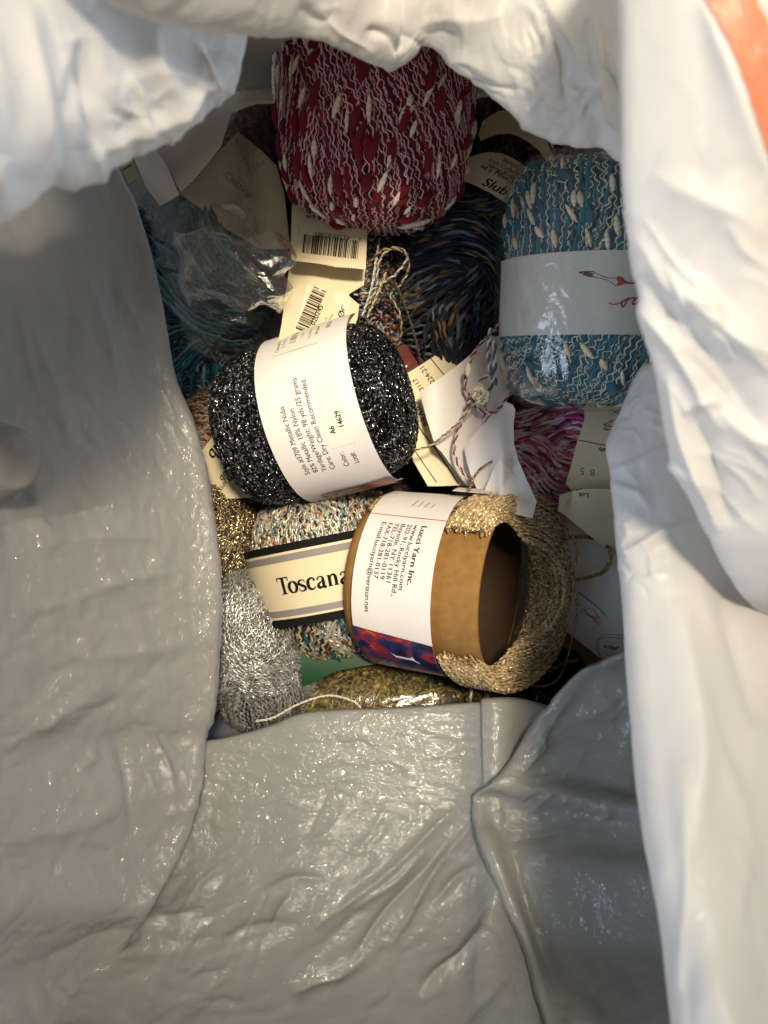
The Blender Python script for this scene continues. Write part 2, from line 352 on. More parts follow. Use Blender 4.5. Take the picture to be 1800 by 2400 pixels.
# gusset folded in at the lower right
EC = [(1640, 1440), (1560, 1475), (1487, 1515), (1410, 1552), (1356, 1575), (1302, 1630), (1259, 1690), (1204, 1782), (1150, 1836), (1107, 1868), (1118, 1933), (1150, 2009), (1193, 2118), (1237, 2226), (1280, 2400), (1330, 2600)]
rows = []
for i, (x, y) in enumerate(EC):
    z = np.interp(y, [1440, 1560, 1700, 1868, 2100, 2400, 2600], [0.135, 0.124, 0.1155, 0.119, 0.134, 0.166, 0.19])
    if y > 1700: z = zB(x, y) + (0.005 if y < 1860 else 0.0028)
    low = smoothstep(1868, 2000, y); ox, oy = (lerp(0.55, 1, low), lerp(0.85, 0.05, low))
    r = [(x + 160 * ox, y + 100 * oy, z - 0.075), (x + 60 * ox, y + 40 * oy, z - 0.016), (x + 4 * ox, y + 3 * oy, z - 0.004), (x, y, z)]
    for d, dz in ((14, 0.002), (60, 0.001), (150, 0.004), (300, 0.012), (480, 0.022), (760, 0.03)):
        r.append((x + d, y + d * lerp(0.22, 0.0, smoothstep(1600, 2500, y)), z + dz))
    rows.append(r)
def dC(G, x, y):
    return 0.0005 * crumple(G, 0.008, 10, 3.0, 14) + 0.0014 * crumple(G, 0.035, 50, 1.6, 15)
foldsC = [(1115, 1880, 1260, 2380, 30, 0.003), (1190, 1960, 1330, 2400, 34, -0.004), (1360, 1600, 1180, 1860, 22, 0.002), (1500, 1600, 1300, 1720, 30, 0.002)]
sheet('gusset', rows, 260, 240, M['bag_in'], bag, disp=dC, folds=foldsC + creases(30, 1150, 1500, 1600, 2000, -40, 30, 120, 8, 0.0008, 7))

# right side: the mouth of the bag rolled outwards towards the camera
ED2 = [(1580, 800), (1539, 852), (1508, 868), (1475, 922), (1432, 1014), (1421, 1052), (1430, 1117), (1443, 1248), (1452, 1330), (1459, 1410), (1475, 1627), (1497, 1844), (1519, 2029), (1551, 2224), (1573, 2400), (1605, 2620)]
rows = []
for i, (x, y) in enumerate(ED2):
    z = np.interp(y, [800, 1050, 1500, 2000, 2620], [0.165, 0.178, 0.200, 0.225, 0.25])
    rows.append([(x + 130, y, 0.05), (x + 70, y, z - 0.07), (x + 12, y, z - 0.018), (x, y, z), (x + 14, y, z + 0.008), (x + 60, y, z + 0.013),
                 (x + 140, y, z + 0.015), (x + 260, y, z + 0.008), (x + 420, y, z - 0.005), (x + 700, y, z - 0.03)])
def dD2(G, x, y): return 0.0009 * crumple(G, 0.014, 80, 1.5, 21) * smoothstep(1500, 1150, y) + 0.0022 * crumple(G, 0.05, 80, 2.5, 22)
foldsD2 = [(1430, 1100, 1640, 1030, 10, 0.002), (1436, 1120, 1530, 1190, 10, 0.002), (1455, 1300, 1640, 1215, 16, 0.0035), (1600, 1400, 1640, 2000, 40, 0.004), (1700, 1350, 1780, 1700, 34, -0.004)]
sheet('rolled_rim', rows, 300, 170, M['bag_out'], bag, disp=dD2, folds=foldsD2 + creases(26, 1430, 1620, 880, 1350, 60, 40, 70, 6, 0.0007, 8) + creases(10, 1550, 1800, 1400, 2400, 82, 8, 400, 26, 0.0014, 9))
ED1 = [(1440, -300), (1450, -120), (1460, 0), (1465, 163), (1467, 325), (1465, 412), (1473, 521), (1486, 608), (1503, 705), (1519, 781), (1540, 868), (1556, 935), (1575, 1031), (1597, 1117), (1630, 1187), (1680, 1290), (1745, 1390), (1830, 1480)]
rows = []
for i, (x, y) in enumerate(ED1):
    z = np.interp(y, [-300, 300, 800, 1100, 1300, 1390, 1480], [0.262, 0.252, 0.238, 0.228, 0.219, 0.208, 0.18])
    rows.append([(x + 130, y, z - 0.09), (x + 60, y, z - 0.035), (x + 8, y, z - 0.006), (x, y, z), (x + 10, y, z + 0.003), (x + 60, y, z + 0.006),
                 (x + 170, y, z + 0.010), (x + 300, y, z + 0.012), (x + 480, y, z + 0.002), (x + 760, y, z - 0.03)])
def dD1(G, x, y): return 0.0016 * crumple(G, 0.06, 110, 2.5, 31) + 0.0004 * crumple(G, 0.012, 60, 2.5, 32)
foldsD1 = [(1490, 560, 1620, 740, 26, 0.00163), (1560, 650, 1840, 870, 34, 0.00358), (1500, 640, 1800, 1010, 30, -0.00195), (1500, 700, 1700, 1010, 20, 0.00260), (1560, 880, 1680, 1250, 16, 0.00325),
           (1620, 960, 1720, 1230, 18, -0.00260), (1530, 400, 1800, 560, 50, 0.00195), (1640, 0, 1830, 520, 24, 0.00260), (1680, 960, 1850, 1080, 30, 0.00260), (1600, 950, 1705, 935, 14, 0.00130)]
oD1, GD1, ND1 = sheet('rolled_rim', rows, 300, 170, M['bag_out'], bag, disp=dD1, folds=foldsD1 + creases(18, 1500, 1750, 500, 1150, 50, 14, 200, 10, 0.0011, 10))
# printed red stripe: a strip that follows the rim just above its surface
xs, ys = to_px(GD1)
strip = []
yy = np.linspace(-260, 420, 60)
lx = np.interp(yy, [-260, 0, 65, 125, 200, 271, 369, 420], [1560, 1651, 1687, 1719, 1746, 1768, 1800, 1818])
rx = np.interp(yy, [-260, 0, 33, 60, 200, 420], [1690, 1768, 1784, 1800, 1850, 1930])
pts = []
for k in range(60):
    i = int(np.argmin(np.abs(ys[:, 100] - yy[k])))
    row = []
    for t in np.linspace(0, 1, 12):
        xq = lerp(lx[k], rx[k], t); j = int(np.searchsorted(xs[i, 60:], xq)) + 60; j = min(j, xs.shape[1] - 1)
        f = (xq - xs[i, j - 1]) / (xs[i, j] - xs[i, j - 1] + 1e-9)
        row.append(GD1[i, j - 1] * (1 - f) + GD1[i, j] * f + np.array([0, 0, 0.0007]))
    pts.append(row)
mesh_obj('printed_stripe', np.array(pts).reshape(-1, 3), grid_faces(60, 12), M['red'], bag)

# top flap hanging over the far end
EE = [(60, -260), (140, -130), (239, -8), (336, 45), (434, 63), (575, 76), (629, 87), (749, 92), (792, 108), (868, 146), (911, 157), (936, 152), (968, 130), (998, 108), (1041, 136), (1085, 179), (1150, 222), (1193, 250), (1248, 298), (1302, 325), (1367, 338), (1410, 342), (1454, 374), (1520, 430), (1620, 480)]
rows = []
for i, (x, y) in enumerate(EE):
    z = np.interp(x, [60, 560, 900, 1500, 1620], [0.285, 0.238, 0.190, 0.195, 0.195])
    rows.append([(x, y - 130, z - 0.10), (x, y - 40, z - 0.03), (x, y - 4, z - 0.005), (x, y, z), (x, y - 10, z + 0.003), (x + 4, y - 60, z + 0.007), (x + 10, y - 150, z + 0.012), (x + 20, y - 300, z + 0.016), (x + 20, y - 600, z + 0.012)])
def dE(G, x, y):
    cr = np.exp(-((x - 1340) / 110) ** 2 - ((y - 170) / 130) ** 2)
    return (0.0006 + 0.0026 * cr) * crumple(G, 0.010, 60, 1.8, 41) + 0.0016 * crumple(G, 0.04, 30, 1.5, 42)
foldsE = [(905, -40, 912, 150, 26, 0.008), (860, 60, 930, 120, 12, -0.003), (1240, -60, 1460, 330, 16, 0.004), (1280, 20, 1330, 250, 12, -0.004), (1370, 40, 1440, 300, 10, 0.003), (1330, 210, 1420, 240, 10, 0.004), (980, 60, 1180, 40, 30, 0.002)]
sheet('back_flap', rows, 330, 150, M['bag_out'], bag, disp=dE, folds=foldsE + creases(34, 1230, 1420, 30, 300, 60, 30, 90, 6, 0.0010, 11) + creases(20, 600, 1250, -20, 200, 20, 30, 140, 10, 0.0009, 12))

# top left flap, close to the lens
EF = [(-420, 700), (-250, 620), (-100, 550), (0, 508), (65, 477), (130, 439), (217, 418), (282, 380), (347, 336), (434, 293), (510, 239), (553, 184), (574, 78), (572, 20), (540, -60), (480, -200), (420, -400)]
rows = []
for i, (x, y) in enumerate(EF):
    t = i / (len(EF) - 1)
    z = np.interp(i, [0, 3, 7, 10, 12, 16], [0.29, 0.28, 0.245, 0.218, 0.215, 0.235])
    nx, ny = (lerp(-0.35, -1, smoothstep(0.5, 0.8, t)), lerp(-1, -0.15, smoothstep(0.5, 0.85, t)))
    rows.append([(x + nx * 110, y + ny * 110, z - 0.085), (x + nx * 40, y + ny * 40, z - 0.03), (x + nx * 6, y + ny * 6, z - 0.006), (x, y, z), (x + nx * 10, y + ny * 10, z + 0.004),
                 (x + nx * 60, y + ny * 60, z + 0.011), (x + nx * 150, y + ny * 150, z + 0.018), (x + nx * 300, y + ny * 300, z + 0.022), (x + nx * 480, y + ny * 480, z + 0.020), (x + nx * 900, y + ny * 900, z)])
def dF(G, x, y): return 0.0016 * crumple(G, 0.035, 60, 1.4, 51) + 0.0007 * crumple(G, 0.008, 40, 2, 52) * smoothstep(150, 400, x)
foldsF = [(230, 0, 520, 200, 26, 0.006), (330, 60, 420, 330, 20, 0.003), (480, 120, 560, 160, 20, -0.003), (60, 0, 80, 420, 40, 0.004), (220, 380, 500, 190, 20, 0.003), (300, 170, 330, 330, 14, 0.003), (170, 100, 260, 400, 30, -0.004)]
sheet('side_flap', rows, 260, 170, M['bag_out'], bag, disp=dF, folds=foldsF + creases(34, 250, 520, 80, 330, 60, 22, 110, 9, 0.0007, 13) + creases(12, -50, 250, 0, 420, 85, 15, 240, 18, 0.0014, 14))

# far wall between the flaps and the yarn
rows = []
for x in (150, 300, 420, 520, 600, 680, 800, 1000, 1200, 1400, 1600):
    b = np.interp(x, [150, 420, 600, 800, 1600], [90, 60, 20, 0, 40])
    rows.append([(x, b - 130, 0.19), (x, b - 20, 0.165), (x, b + 70, 0.13), (x, b + 150, 0.10), (x - 10, b + 215, 0.06), (x - 20, b + 240, 0.002)])
sheet('back_panel', rows, 180, 80, M['bag_left'], bag, disp=lambda G, x, y: 0.002 * crumple(G, 0.02, 70, 1.6, 61))
# right wall under the rolled rim
rows = []
for y in (-100, 300, 700, 1000, 1300, 1500, 1750):
    x = np.interp(y, [-100, 900, 1300, 1750], [1560, 1560, 1500, 1480])
    rows.append([(x + 60, y, 0.002), (x + 30, y, 0.06), (x + 30, y, 0.12), (x + 90, y, 0.19)])
sheet('side_panel', rows, 120, 60, M['bag_left'], bag, disp=lambda G, x, y: 0.002 * crumple(G, 0.02, 70, 1.6, 62))
# ---------------------------------------------------------------- strands, balls and printed labels
def tubes(lines, nrm, rad, col, k=5, cull=None):
    "lines (N,M,3) swept with radius (N,M); returns vertices, quads, colours"
    N, Mn, _ = lines.shape
    T = np.gradient(lines, axis=1); T /= np.linalg.norm(T, axis=-1, keepdims=True) + 1e-12
    B = np.cross(T, nrm); B /= np.linalg.norm(B, axis=-1, keepdims=True) + 1e-12
    Nn = np.cross(B, T)
    a = np.linspace(0, 2 * np.pi, k, endpoint=False)
    V = lines[:, :, None] + rad[:, :, None, None] * (np.cos(a)[:, None] * Nn[:, :, None] + np.sin(a)[:, None] * B[:, :, None])
    idx = np.arange(N * Mn * k).reshape(N, Mn, k); nx = np.roll(idx, -1, axis=2)
    F = np.stack([idx[:, :-1], idx[:, 1:], nx[:, 1:], nx[:, :-1]], -1)
    if cull is not None:
        keep = cull[:, :-1] & cull[:, 1:]; F = F[keep]
    F = F.reshape(-1, 4)[:, ::-1]
    C = np.broadcast_to(col[:, :, None, :], V.shape)
    V = V.reshape(-1, 3); C = C.reshape(-1, 3)
    used = np.zeros(len(V), bool); used[F.ravel()] = True
    remap = np.cumsum(used) - 1
    return V[used], remap[F], C[used]
def merge(parts):
    Vs, Fs, Cs, o = [], [], [], 0
    for V, F, C in parts:
        Vs.append(V); Fs.append(F + o); Cs.append(C); o += len(V)
    return np.concatenate(Vs), np.concatenate(Fs), np.concatenate(Cs)

class Ball:
    def __init__(s, px, py, z, ang, tilt, Lp, Rp, p=2.6, taper=0.0, flat=1.0):
        s.c = P(px, py, z); m = mpp(z); s.L = Lp * m; s.R = Rp * m; s.p = p; s.taper = taper; s.flat = flat
        c, sn, ct, st = math.cos(R_(ang)), math.sin(R_(ang)), math.cos(R_(tilt)), math.sin(R_(tilt))
        s.a = np.array([c * ct, sn * ct, st]); n = np.array([0, 0, 1.]) - s.a * st; s.n = n / np.linalg.norm(n); s.b = np.cross(s.n, s.a)
    def proj(s, d, off=0):
        "directions (..,3) in the local frame (a,n,b) to surface points and outward normals, in the world"
        ra, rr = np.abs(d[..., 0]) / s.L, np.sqrt(d[..., 1] ** 2 + d[..., 2] ** 2) / s.R
        rho = (ra ** s.p + rr ** s.p + 1e-12) ** (-1 / s.p)
        q = d * rho[..., None]
        rp = np.sqrt(q[..., 1] ** 2 + q[..., 2] ** 2) + 1e-9
        gr = (rp / s.R) ** (s.p - 1) / s.R
        g = np.stack([np.sign(q[..., 0]) * (np.abs(q[..., 0]) / s.L) ** (s.p - 1) / s.L, gr * q[..., 1] / rp, gr * q[..., 2] / rp], -1)
        g /= np.linalg.norm(g, axis=-1, keepdims=True) + 1e-12
        q = q + g * (np.asarray(off)[..., None] if np.ndim(off) else off)
        t = 1 + s.taper * q[..., 0] / s.L
        q = np.stack([q[..., 0], q[..., 1] * t * s.flat, q[..., 2] * t], -1)
        B = np.stack([s.a, s.n, s.b])
        return s.c + q @ B, g @ B
    def body(s, name, mat, parent, scale=0.95, col=(0.02, 0.02, 0.02)):
        u, v = np.meshgrid(np.linspace(0, np.pi, 40), np.linspace(0, 2 * np.pi, 64), indexing='ij')
        d = np.stack([np.cos(u), np.sin(u) * np.cos(v), np.sin(u) * np.sin(v)], -1)
        X, _ = s.proj(d); X = s.c + (X - s.c) * scale
        return X.reshape(-1, 3), grid_faces(40, 64)[:, ::-1], np.broadcast_to(np.array(col, float), (40 * 64, 3))
    def wind(s, N, Mn, alpha, dal=6, psi0=0, turns=3.0, kk=0.15, off=(0, 0.002), rad=0.0005, wig=(0, 1), mean=(0, 1), colf=None, seed=0, k=5, nub=0.0, nublen=0.002, cullz=-0.35, radj=0.15):
        g = np.random.default_rng(seed)
        al = R_(1) * (alpha + g.normal(0, dal, N)); ps = R_(psi0) + 2 * np.pi * turns * np.arange(N) / N + g.normal(0, 0.05, N)
        m = np.stack([np.cos(al), np.sin(al) * np.cos(ps), np.sin(al) * np.sin(ps)], -1)
        ref = np.where(np.abs(m[:, :1]) > 0.8, np.array([[0, 0.3, 1.0]]), np.array([[1.0, 0, 0.]]))
        e1 = np.cross(m, ref); e1 /= np.linalg.norm(e1, axis=1, keepdims=True); e2 = np.cross(m, e1)
        ph = np.linspace(0, 2 * np.pi, Mn)[None] + g.uniform(0, 6.3, N)[:, None]
        kv = g.uniform(-kk, kk, N)[:, None, None]
        d = np.cos(ph)[..., None] * e1[:, None] + np.sin(ph)[..., None] * e2[:, None] + kv * m[:, None]
        arc = ph * (s.R + s.L) * 0.5
        if mean[0]:
            mv = perlin(np.stack([arc / mean[1], np.arange(N)[:, None] * 3.7 + 0 * arc, 0 * arc + seed], -1)) * mean[0] / s.R
            d = d + mv[..., None] * m[:, None]
        fz = g.uniform(0, 6.28, N)[:, None]
        w = 0
        if wig[0]:
            w = wig[0] * np.sin(arc * 2 * np.pi / wig[1] + fz + 1.2 * perlin(np.stack([arc / wig[1] / 2, np.arange(N)[:, None] * 1.7 + 0 * arc, 0 * arc], -1)) * 2)
            d = d + (w / s.R)[..., None] * m[:, None] if np.ndim(w) else d
        o = off[0] + (off[1] - off[0]) * (np.arange(N) / N)[:, None] + 0 * arc + g.uniform(-0.0003, 0.0003, N)[:, None]
        if wig[0]: o = o + 0.3 * wig[0] * np.cos(arc * 4 * np.pi / wig[1] + fz)
        X, n = s.proj(d, o)
        r = rad * (1 + radj * g.normal(0, 1, N)[:, None]) + 0 * arc
        if nub: r = r * (1 + nub * perlin(np.stack([arc / nublen, np.arange(N)[:, None] * 9.1 + 0 * arc, 0 * arc + seed], -1)) * 2)
        r = np.maximum(r, rad * 0.3)
        c = colf(N, Mn, arc, g)
        keep = (n[..., 2] > cullz)
        return tubes(X, n, r, c, k, keep)
    def lay(s, fams, Mn, off, rad, wig=(0, 1), warp=(0.003, 0.03), colf=None, seed=0, k=5, nub=0.0, nublen=0.002, cullz=-0.3, indiv=0.0003, step=None, radj=0.12, ph=0.5, rise=0.0008):
        "bundles of neighbouring wraps; each family is (angle to the axis, from, to, count) and later ones lie over earlier ones"
        g = np.random.default_rng(seed); out = []
        for fi, (dl, t0, t1, N) in enumerate(fams):
            m = np.array([math.sin(R_(dl)), 0, math.cos(R_(dl))]); e1 = np.array([math.cos(R_(dl)), 0, -math.sin(R_(dl))]); e2 = np.array([0, 1.0, 0])
            tt = R_(1) * (np.linspace(t0, t1, N) + g.uniform(-0.3, 0.3, N) * (t1 - t0) / max(N, 1))
            kv = np.tan(tt)[:, None, None]
            phi = np.linspace(-0.7, np.pi + 0.7, Mn)[None] + 0 * tt[:, None]
            d = np.cos(phi)[..., None] * e1 + np.sin(phi)[..., None] * e2 + kv * m
            d /= np.linalg.norm(d, axis=-1, keepdims=True)
            q = d * s.R / warp[1] + fi * 3.1 + seed
            wv = np.stack([perlin(q + 5), perlin(q + 17), perlin(q + 29)], -1) * warp[0] / s.R * 2
            d = d + wv
            arc = phi * (s.R + s.L) * 0.5 * np.cos(tt)[:, None] ** 0.5
            X, n = s.proj(d, 0.0)
            seg = np.linalg.norm(np.diff(X, axis=1), axis=-1); arc = np.concatenate([np.zeros((N, 1)), np.cumsum(seg, 1)], 1)
            fz = 6.28 * ph * 2 * perlin(np.stack([tt[:, None] * 6 + 0 * arc, 0 * arc + fi, arc / 0.02], -1)) + g.uniform(0, 6.28, N)[:, None] * (1 - ph)
            lat = indiv * 2 * perlin(np.stack([arc / 0.008, np.arange(N)[:, None] * 3.7 + 0 * arc, 0 * arc + seed], -1))
            if wig[0]: lat = lat + wig[0] * np.sin(arc * 2 * np.pi / wig[1] + fz)
            d = d + (lat / s.R)[..., None] * m
            o = off + rise * fi / max(1, len(fams) - 1) + g.uniform(-0.0003, 0.0003, N)[:, None] + 0 * arc
            if wig[0]: o = o + 0.25 * wig[0] * np.cos(arc * 4 * np.pi / wig[1] + fz)
            X, n = s.proj(d, o)
            r = rad * (1 + radj * g.normal(0, 1, N)[:, None]) + 0 * arc
            if nub: r = r * (1 + nub * perlin(np.stack([arc / nublen, np.arange(N)[:, None] * 9.1 + 0 * arc, 0 * arc + seed], -1)) * 2)
            out.append(tubes(X, n, np.maximum(r, rad * 0.3), colf(N, Mn, arc, g), k, n[..., 2] > cullz))
        return merge(out)
    def slubs(s, N, grain, gvar, length, rmax, col, seed=0, off=0.002, rings=9, skip=None, Mn=16, cv=0.1):
        "thick soft lumps lying along the surface; grain is the angle to the axis"
        g = np.random.default_rng(seed); out = []
        th = np.arccos(g.uniform(-0.92, 0.92, N)); ph = g.uniform(-1.75, 1.75, N)
        d0 = np.stack([np.cos(th) * s.L / s.R, np.sin(th) * np.cos(ph), np.sin(th) * np.sin(ph)], -1)
        d0 /= np.linalg.norm(d0, axis=1, keepdims=True)
        X0, n0 = s.proj(d0)
        ga = R_(1) * (grain + g.normal(0, gvar, N))
        B = np.stack([s.a, s.n, s.b]); nl = n0 @ B.T
        ta = np.array([[1.0, 0, 0]]) - nl * nl[:, :1]; ta /= np.linalg.norm(ta, axis=1, keepdims=True) + 1e-9; tb = np.cross(nl, ta)
        t = ta * np.cos(ga)[:, None] + tb * np.sin(ga)[:, None]
        q0 = (X0 - s.c) @ B.T
        if skip:
            kp = (q0[:, 0] < skip[0]) | (q0[:, 0] > skip[1]); q0, t, N = q0[kp], t[kp], int(kp.sum())
        ls = length * g.uniform(0.6, 1.25, N)
        u = np.linspace(-1, 1, Mn)
        q = q0[:, None] + t[:, None] * (u[None, :, None] * ls[:, None, None] / 2)
        X, n = s.proj(q / np.linalg.norm(q, axis=-1, keepdims=True), off)
        prof = np.clip(1 - u ** 2, 0.0, 1) ** 0.9
        rr = rmax * g.uniform(0.7, 1.2, N)[:, None] * prof[None] * (1 + 0.045 * np.sin(u * rings * np.pi)[None]) + 0.00005
        c = np.array(col)[None, None] * g.uniform(1 - cv, 1 + cv, (N, 1, 1)) * (1 + 0.13 * np.sin(u * rings * np.pi))[None, :, None] * np.ones((N, Mn, 1))
        return tubes(X, n, rr, c, 9)
def solid(c, var=0.15):
    c = np.array(c, float)
    return lambda N, Mn, arc, g: c[None, None] * g.uniform(1 - var, 1 + var, (N, 1, 1)) * np.ones((N, Mn, 1))
def variegated(cols, length=0.02, w=None, sharp=1.0):
    "colour changes along the yarn, as in hand-dyed skeins"
    cols = np.array(cols, float)
    def f(N, Mn, arc, g):
        t = (perlin(np.stack([arc / length, np.arange(N)[:, None] * 5.3 + 0 * arc, 0 * arc + 3.3], -1)) * 1.5 + 0.5 + g.uniform(-0.28, 0.28, (N, 1))) * len(cols)
        i = np.clip(t, 0, len(cols) - 1.001); a = i.astype(int); fr = np.clip(((i - a) - 0.5) * 3 * sharp + 0.5, 0, 1)[..., None]
        return cols[a] * (1 - fr) + cols[a + 1] * fr
    return f

def ribbon(pts, w, nib=None, thin=1.0, closed=False, smooth=0):
    "pen stroke in label units: list of triangles as quads; nib angle gives thick and thin parts"
    p = np.array(pts, float)
    if smooth: p = catmull(p, smooth, 0)
    t = np.gradient(p, axis=0)
    if closed: t[0] = t[-1] = p[1] - p[-2]
    t /= np.linalg.norm(t, axis=1, keepdims=True) + 1e-9
    n = np.stack([-t[:, 1], t[:, 0]], 1)
    ww = np.full(len(p), float(w)) if np.ndim(w) == 0 else np.interp(np.linspace(0, 1, len(p)), np.linspace(0, 1, len(w)), w)
    if nib is not None:
        ta = np.arctan2(t[:, 1], t[:, 0]); ww = ww * (thin + (1 - thin) * np.abs(np.sin(ta - R_(nib))))
    V = np.concatenate([p + n * ww[:, None] / 2, p - n * ww[:, None] / 2]); k = len(p)
    F = [(i, i + k, i + k + 1, i + 1) for i in range(k - 1)]
    return V, F
_tc = {}
def glyphs(s, size, bold=0.0, shear=0.0, sx=1.0, step=None):
    key = (s, bold, shear)
    if key not in _tc:
        c = bpy.data.curves.new('tmp', 'FONT'); c.body = s; c.size = 1.0; c.offset = bold; c.shear = shear; c.resolution_u = 3
        o = bpy.data.objects.new('tmp', c); COL.objects.link(o)
        dg = bpy.context.evaluated_depsgraph_get(); me = bpy.data.meshes.new_from_object(o.evaluated_get(dg))
        bm = bmesh.new(); bm.from_mesh(me)
        bmesh.ops.triangulate(bm, faces=bm.faces[:])
        V = np.array([v.co[:2] for v in bm.verts]).reshape(-1, 2); F = [tuple(v.index for v in f.verts) for f in bm.faces]
        bm.free(); bpy.data.meshes.remove(me); bpy.data.objects.remove(o); bpy.data.curves.remove(c)
        _tc[key] = (V, F)
    V, F = _tc[key]
    return V * np.array([size * sx, size]), F
class Printer:
    "collects a label's paper and the marks printed on it into one mesh"
    def __init__(s, f, mats):
        s.f = f; s.mats = mats; s.V = []; s.F = []; s.M = []; s.n = 0; s.lay = 0
    def add(s, V2, F, mi, off):
        V = s.f(V2[:, 0], V2[:, 1], off); s.V.append(V)
        s.F += [tuple(i + s.n for i in q) for q in F]; s.M += [mi] * len(F); s.n += len(V)
    def mark(s, V2, F, mi=1, at=(0, 0), ang=0):
        c, sn = math.cos(R_(ang)), math.sin(R_(ang)); s.lay += 1
        Q = np.stack([V2[:, 0] * c - V2[:, 1] * sn + at[0], V2[:, 0] * sn + V2[:, 1] * c + at[1]], 1)
        s.add(Q, F, mi, 0.00012 + 0.000002 * s.lay)
    def text(s, t, at, size, ang=0, mi=1, bold=0, shear=0, sx=1.0):
        V, F = glyphs(t, size, 0, shear, sx); s.mark(V, F, mi, at, ang)
        if bold:
            for q in (-1, 1): s.mark(V + np.array([q * bold * size, q * bold * size * 0.4]), F, mi, at, ang)
    def line(s, pts, w, mi=1, **kw):
        V, F = ribbon(pts, w, **kw); s.mark(V, F, mi)
    def rect(s, x0, y0, x1, y1, mi=1, at=(0, 0), ang=0, n=8, m=8):
        g = np.stack(np.meshgrid(np.linspace(x0, x1, n), np.linspace(y0, y1, m), indexing='ij'), -1).reshape(-1, 2)
        s.mark(g, [tuple(q[::-1]) for q in grid_faces(n, m)], mi, at, ang)
    def bars(s, at, ang, length, height, seed, mi=1, nb=30, slope=0):
        "barcode: bars stacked along the direction ang"
        g = np.random.default_rng(seed); w = g.choice([1, 1, 2, 3], nb * 2).astype(float); x = np.concatenate([[0], np.cumsum(w)]) / w.sum() * length
        V, F = [], []
        for i in range(0, nb * 2, 2):
            k = len(V); V += [(x[i], slope * x[i]), (x[i + 1], slope * x[i + 1]), (x[i + 1], height + slope * x[i + 1]), (x[i], height + slope * x[i])]; F.append((k, k + 1, k + 2, k + 3))
        s.mark(np.array(V), F, mi, at, ang)
    def build(s, name, parent=None): return mesh_obj(name, np.concatenate(s.V), s.F, s.mats, parent, s.M, smooth=True)
def cyl_surface(c, a, n, b, R, unit=0.001, cone=0.0, wob=0.0, seed=0):
    "X runs along the axis, Y round the girth, both in mm; seen from outside X is right and Y is up"
    def f(X, Y, off):
        X = np.asarray(X, float) * unit; Y = np.asarray(Y, float) * unit
        r = R + cone * X; th = Y / R
        if wob: r = r + wob * perlin(np.stack([X * 40, np.cos(th) * 1.3, np.sin(th) * 1.3 + seed], -1))
        r = r + off
        return c + X[:, None] * a + r[:, None] * (np.cos(th)[:, None] * n + np.sin(th)[:, None] * b)
    return f
def band(name, f, X0, X1, Y0, Y1, mats, parent, nx=24, ny=90, zones=None, edge=None):
    pr = Printer(f, mats)
    X, Y = np.meshgrid(np.linspace(X0, X1, nx), np.linspace(Y0, Y1, ny), indexing='ij')
    F = grid_faces(nx, ny)[:, ::-1]
    pr.add(np.stack([X.ravel(), Y.ravel()], 1), [tuple(q) for q in F], 0, 0)
    pr.fin = lambda nm=name: pr.build(nm, parent)
    return pr
def px_surface(z, bend=None):
    "card measured on the photo: z is a plane through three (px,py,z) points, or a number"
    if np.ndim(z):
        A = np.array([[a, b, 1] for a, b, _ in z], float); k = np.linalg.solve(A, np.array([q[2] for q in z]))
    else: k = np.array([0, 0, z])
    def f(X, Y, off):
        X = np.asarray(X, float); Y = -np.asarray(Y, float)
        zz = k[0] * X + k[1] * Y + k[2] + (bend(X, Y) if bend else 0)
        return P(X, Y, zz + off)
    return f
def card(poly, f, mats, step=14):
    "polygon in photo pixels, cut into a fine grid and bent over its surface"
    bm = bmesh.new(); vs = [bm.verts.new((x, -y, 0)) for x, y in poly]; fc = bm.faces.new(vs)
    xs = [p[0] for p in poly]; ys = [-p[1] for p in poly]
    for k in np.arange(min(xs) + step, max(xs), step):
        bmesh.ops.bisect_plane(bm, geom=bm.verts[:] + bm.edges[:] + bm.faces[:], plane_co=(k, 0, 0), plane_no=(1, 0, 0))
    for k in np.arange(min(ys) + step, max(ys), step):
        bmesh.ops.bisect_plane(bm, geom=bm.verts[:] + bm.edges[:] + bm.faces[:], plane_co=(0, k, 0), plane_no=(0, 1, 0))
    bmesh.ops.triangulate(bm, faces=bm.faces[:]); bm.normal_update()
    if sum(f_.normal.z for f_ in bm.faces) < 0: bmesh.ops.reverse_faces(bm, faces=bm.faces[:])
    bm.verts.index_update()
    pr = Printer(f, mats)
    pr.add(np.array([v.co[:2] for v in bm.verts]), [tuple(v.index for v in f_.verts) for f_ in bm.faces], 0, 0)
    bm.free(); return pr
def cord(pts, rad, cols, ply=2, twist=0.004, n=260, seed=0, fuzz=0.0, k=6):
    "twisted loose strand through points (px,py,z)"
    p = catmull(P(*np.array(pts, float).T), n, 0)
    T = np.gradient(p, axis=0); seg = np.linalg.norm(T, axis=1); arc = np.cumsum(seg); T /= seg[:, None] + 1e-12
    up = np.array([0, 0, 1.0]); B = np.cross(T, up); B /= np.linalg.norm(B, axis=1, keepdims=True) + 1e-9; N = np.cross(B, T)
    parts = []
    for q in range(ply):
        a = arc * 2 * np.pi / twist + 2 * np.pi * q / ply
        jit = 1 + fuzz * perlin(np.stack([arc / 0.002, arc * 0 + q * 5.1, arc * 0 + seed], -1)) * 3
        X = p + (rad * 0.55 * jit)[:, None] * (np.cos(a)[:, None] * N + np.sin(a)[:, None] * B)
        c = np.array(cols[q % len(cols)], float)[None, None] * np.ones((1, n, 1))
        r = np.full((1, n), rad * 0.62) * (1 + fuzz * perlin(np.stack([arc / 0.0012, arc * 0 + q, arc * 0 + seed + 9], -1)) * 2)[None]
        parts.append(tubes(X[None], np.broadcast_to(N[None], (1, n, 3)), np.maximum(r, rad * 0.2), c, k))
    return merge(parts)
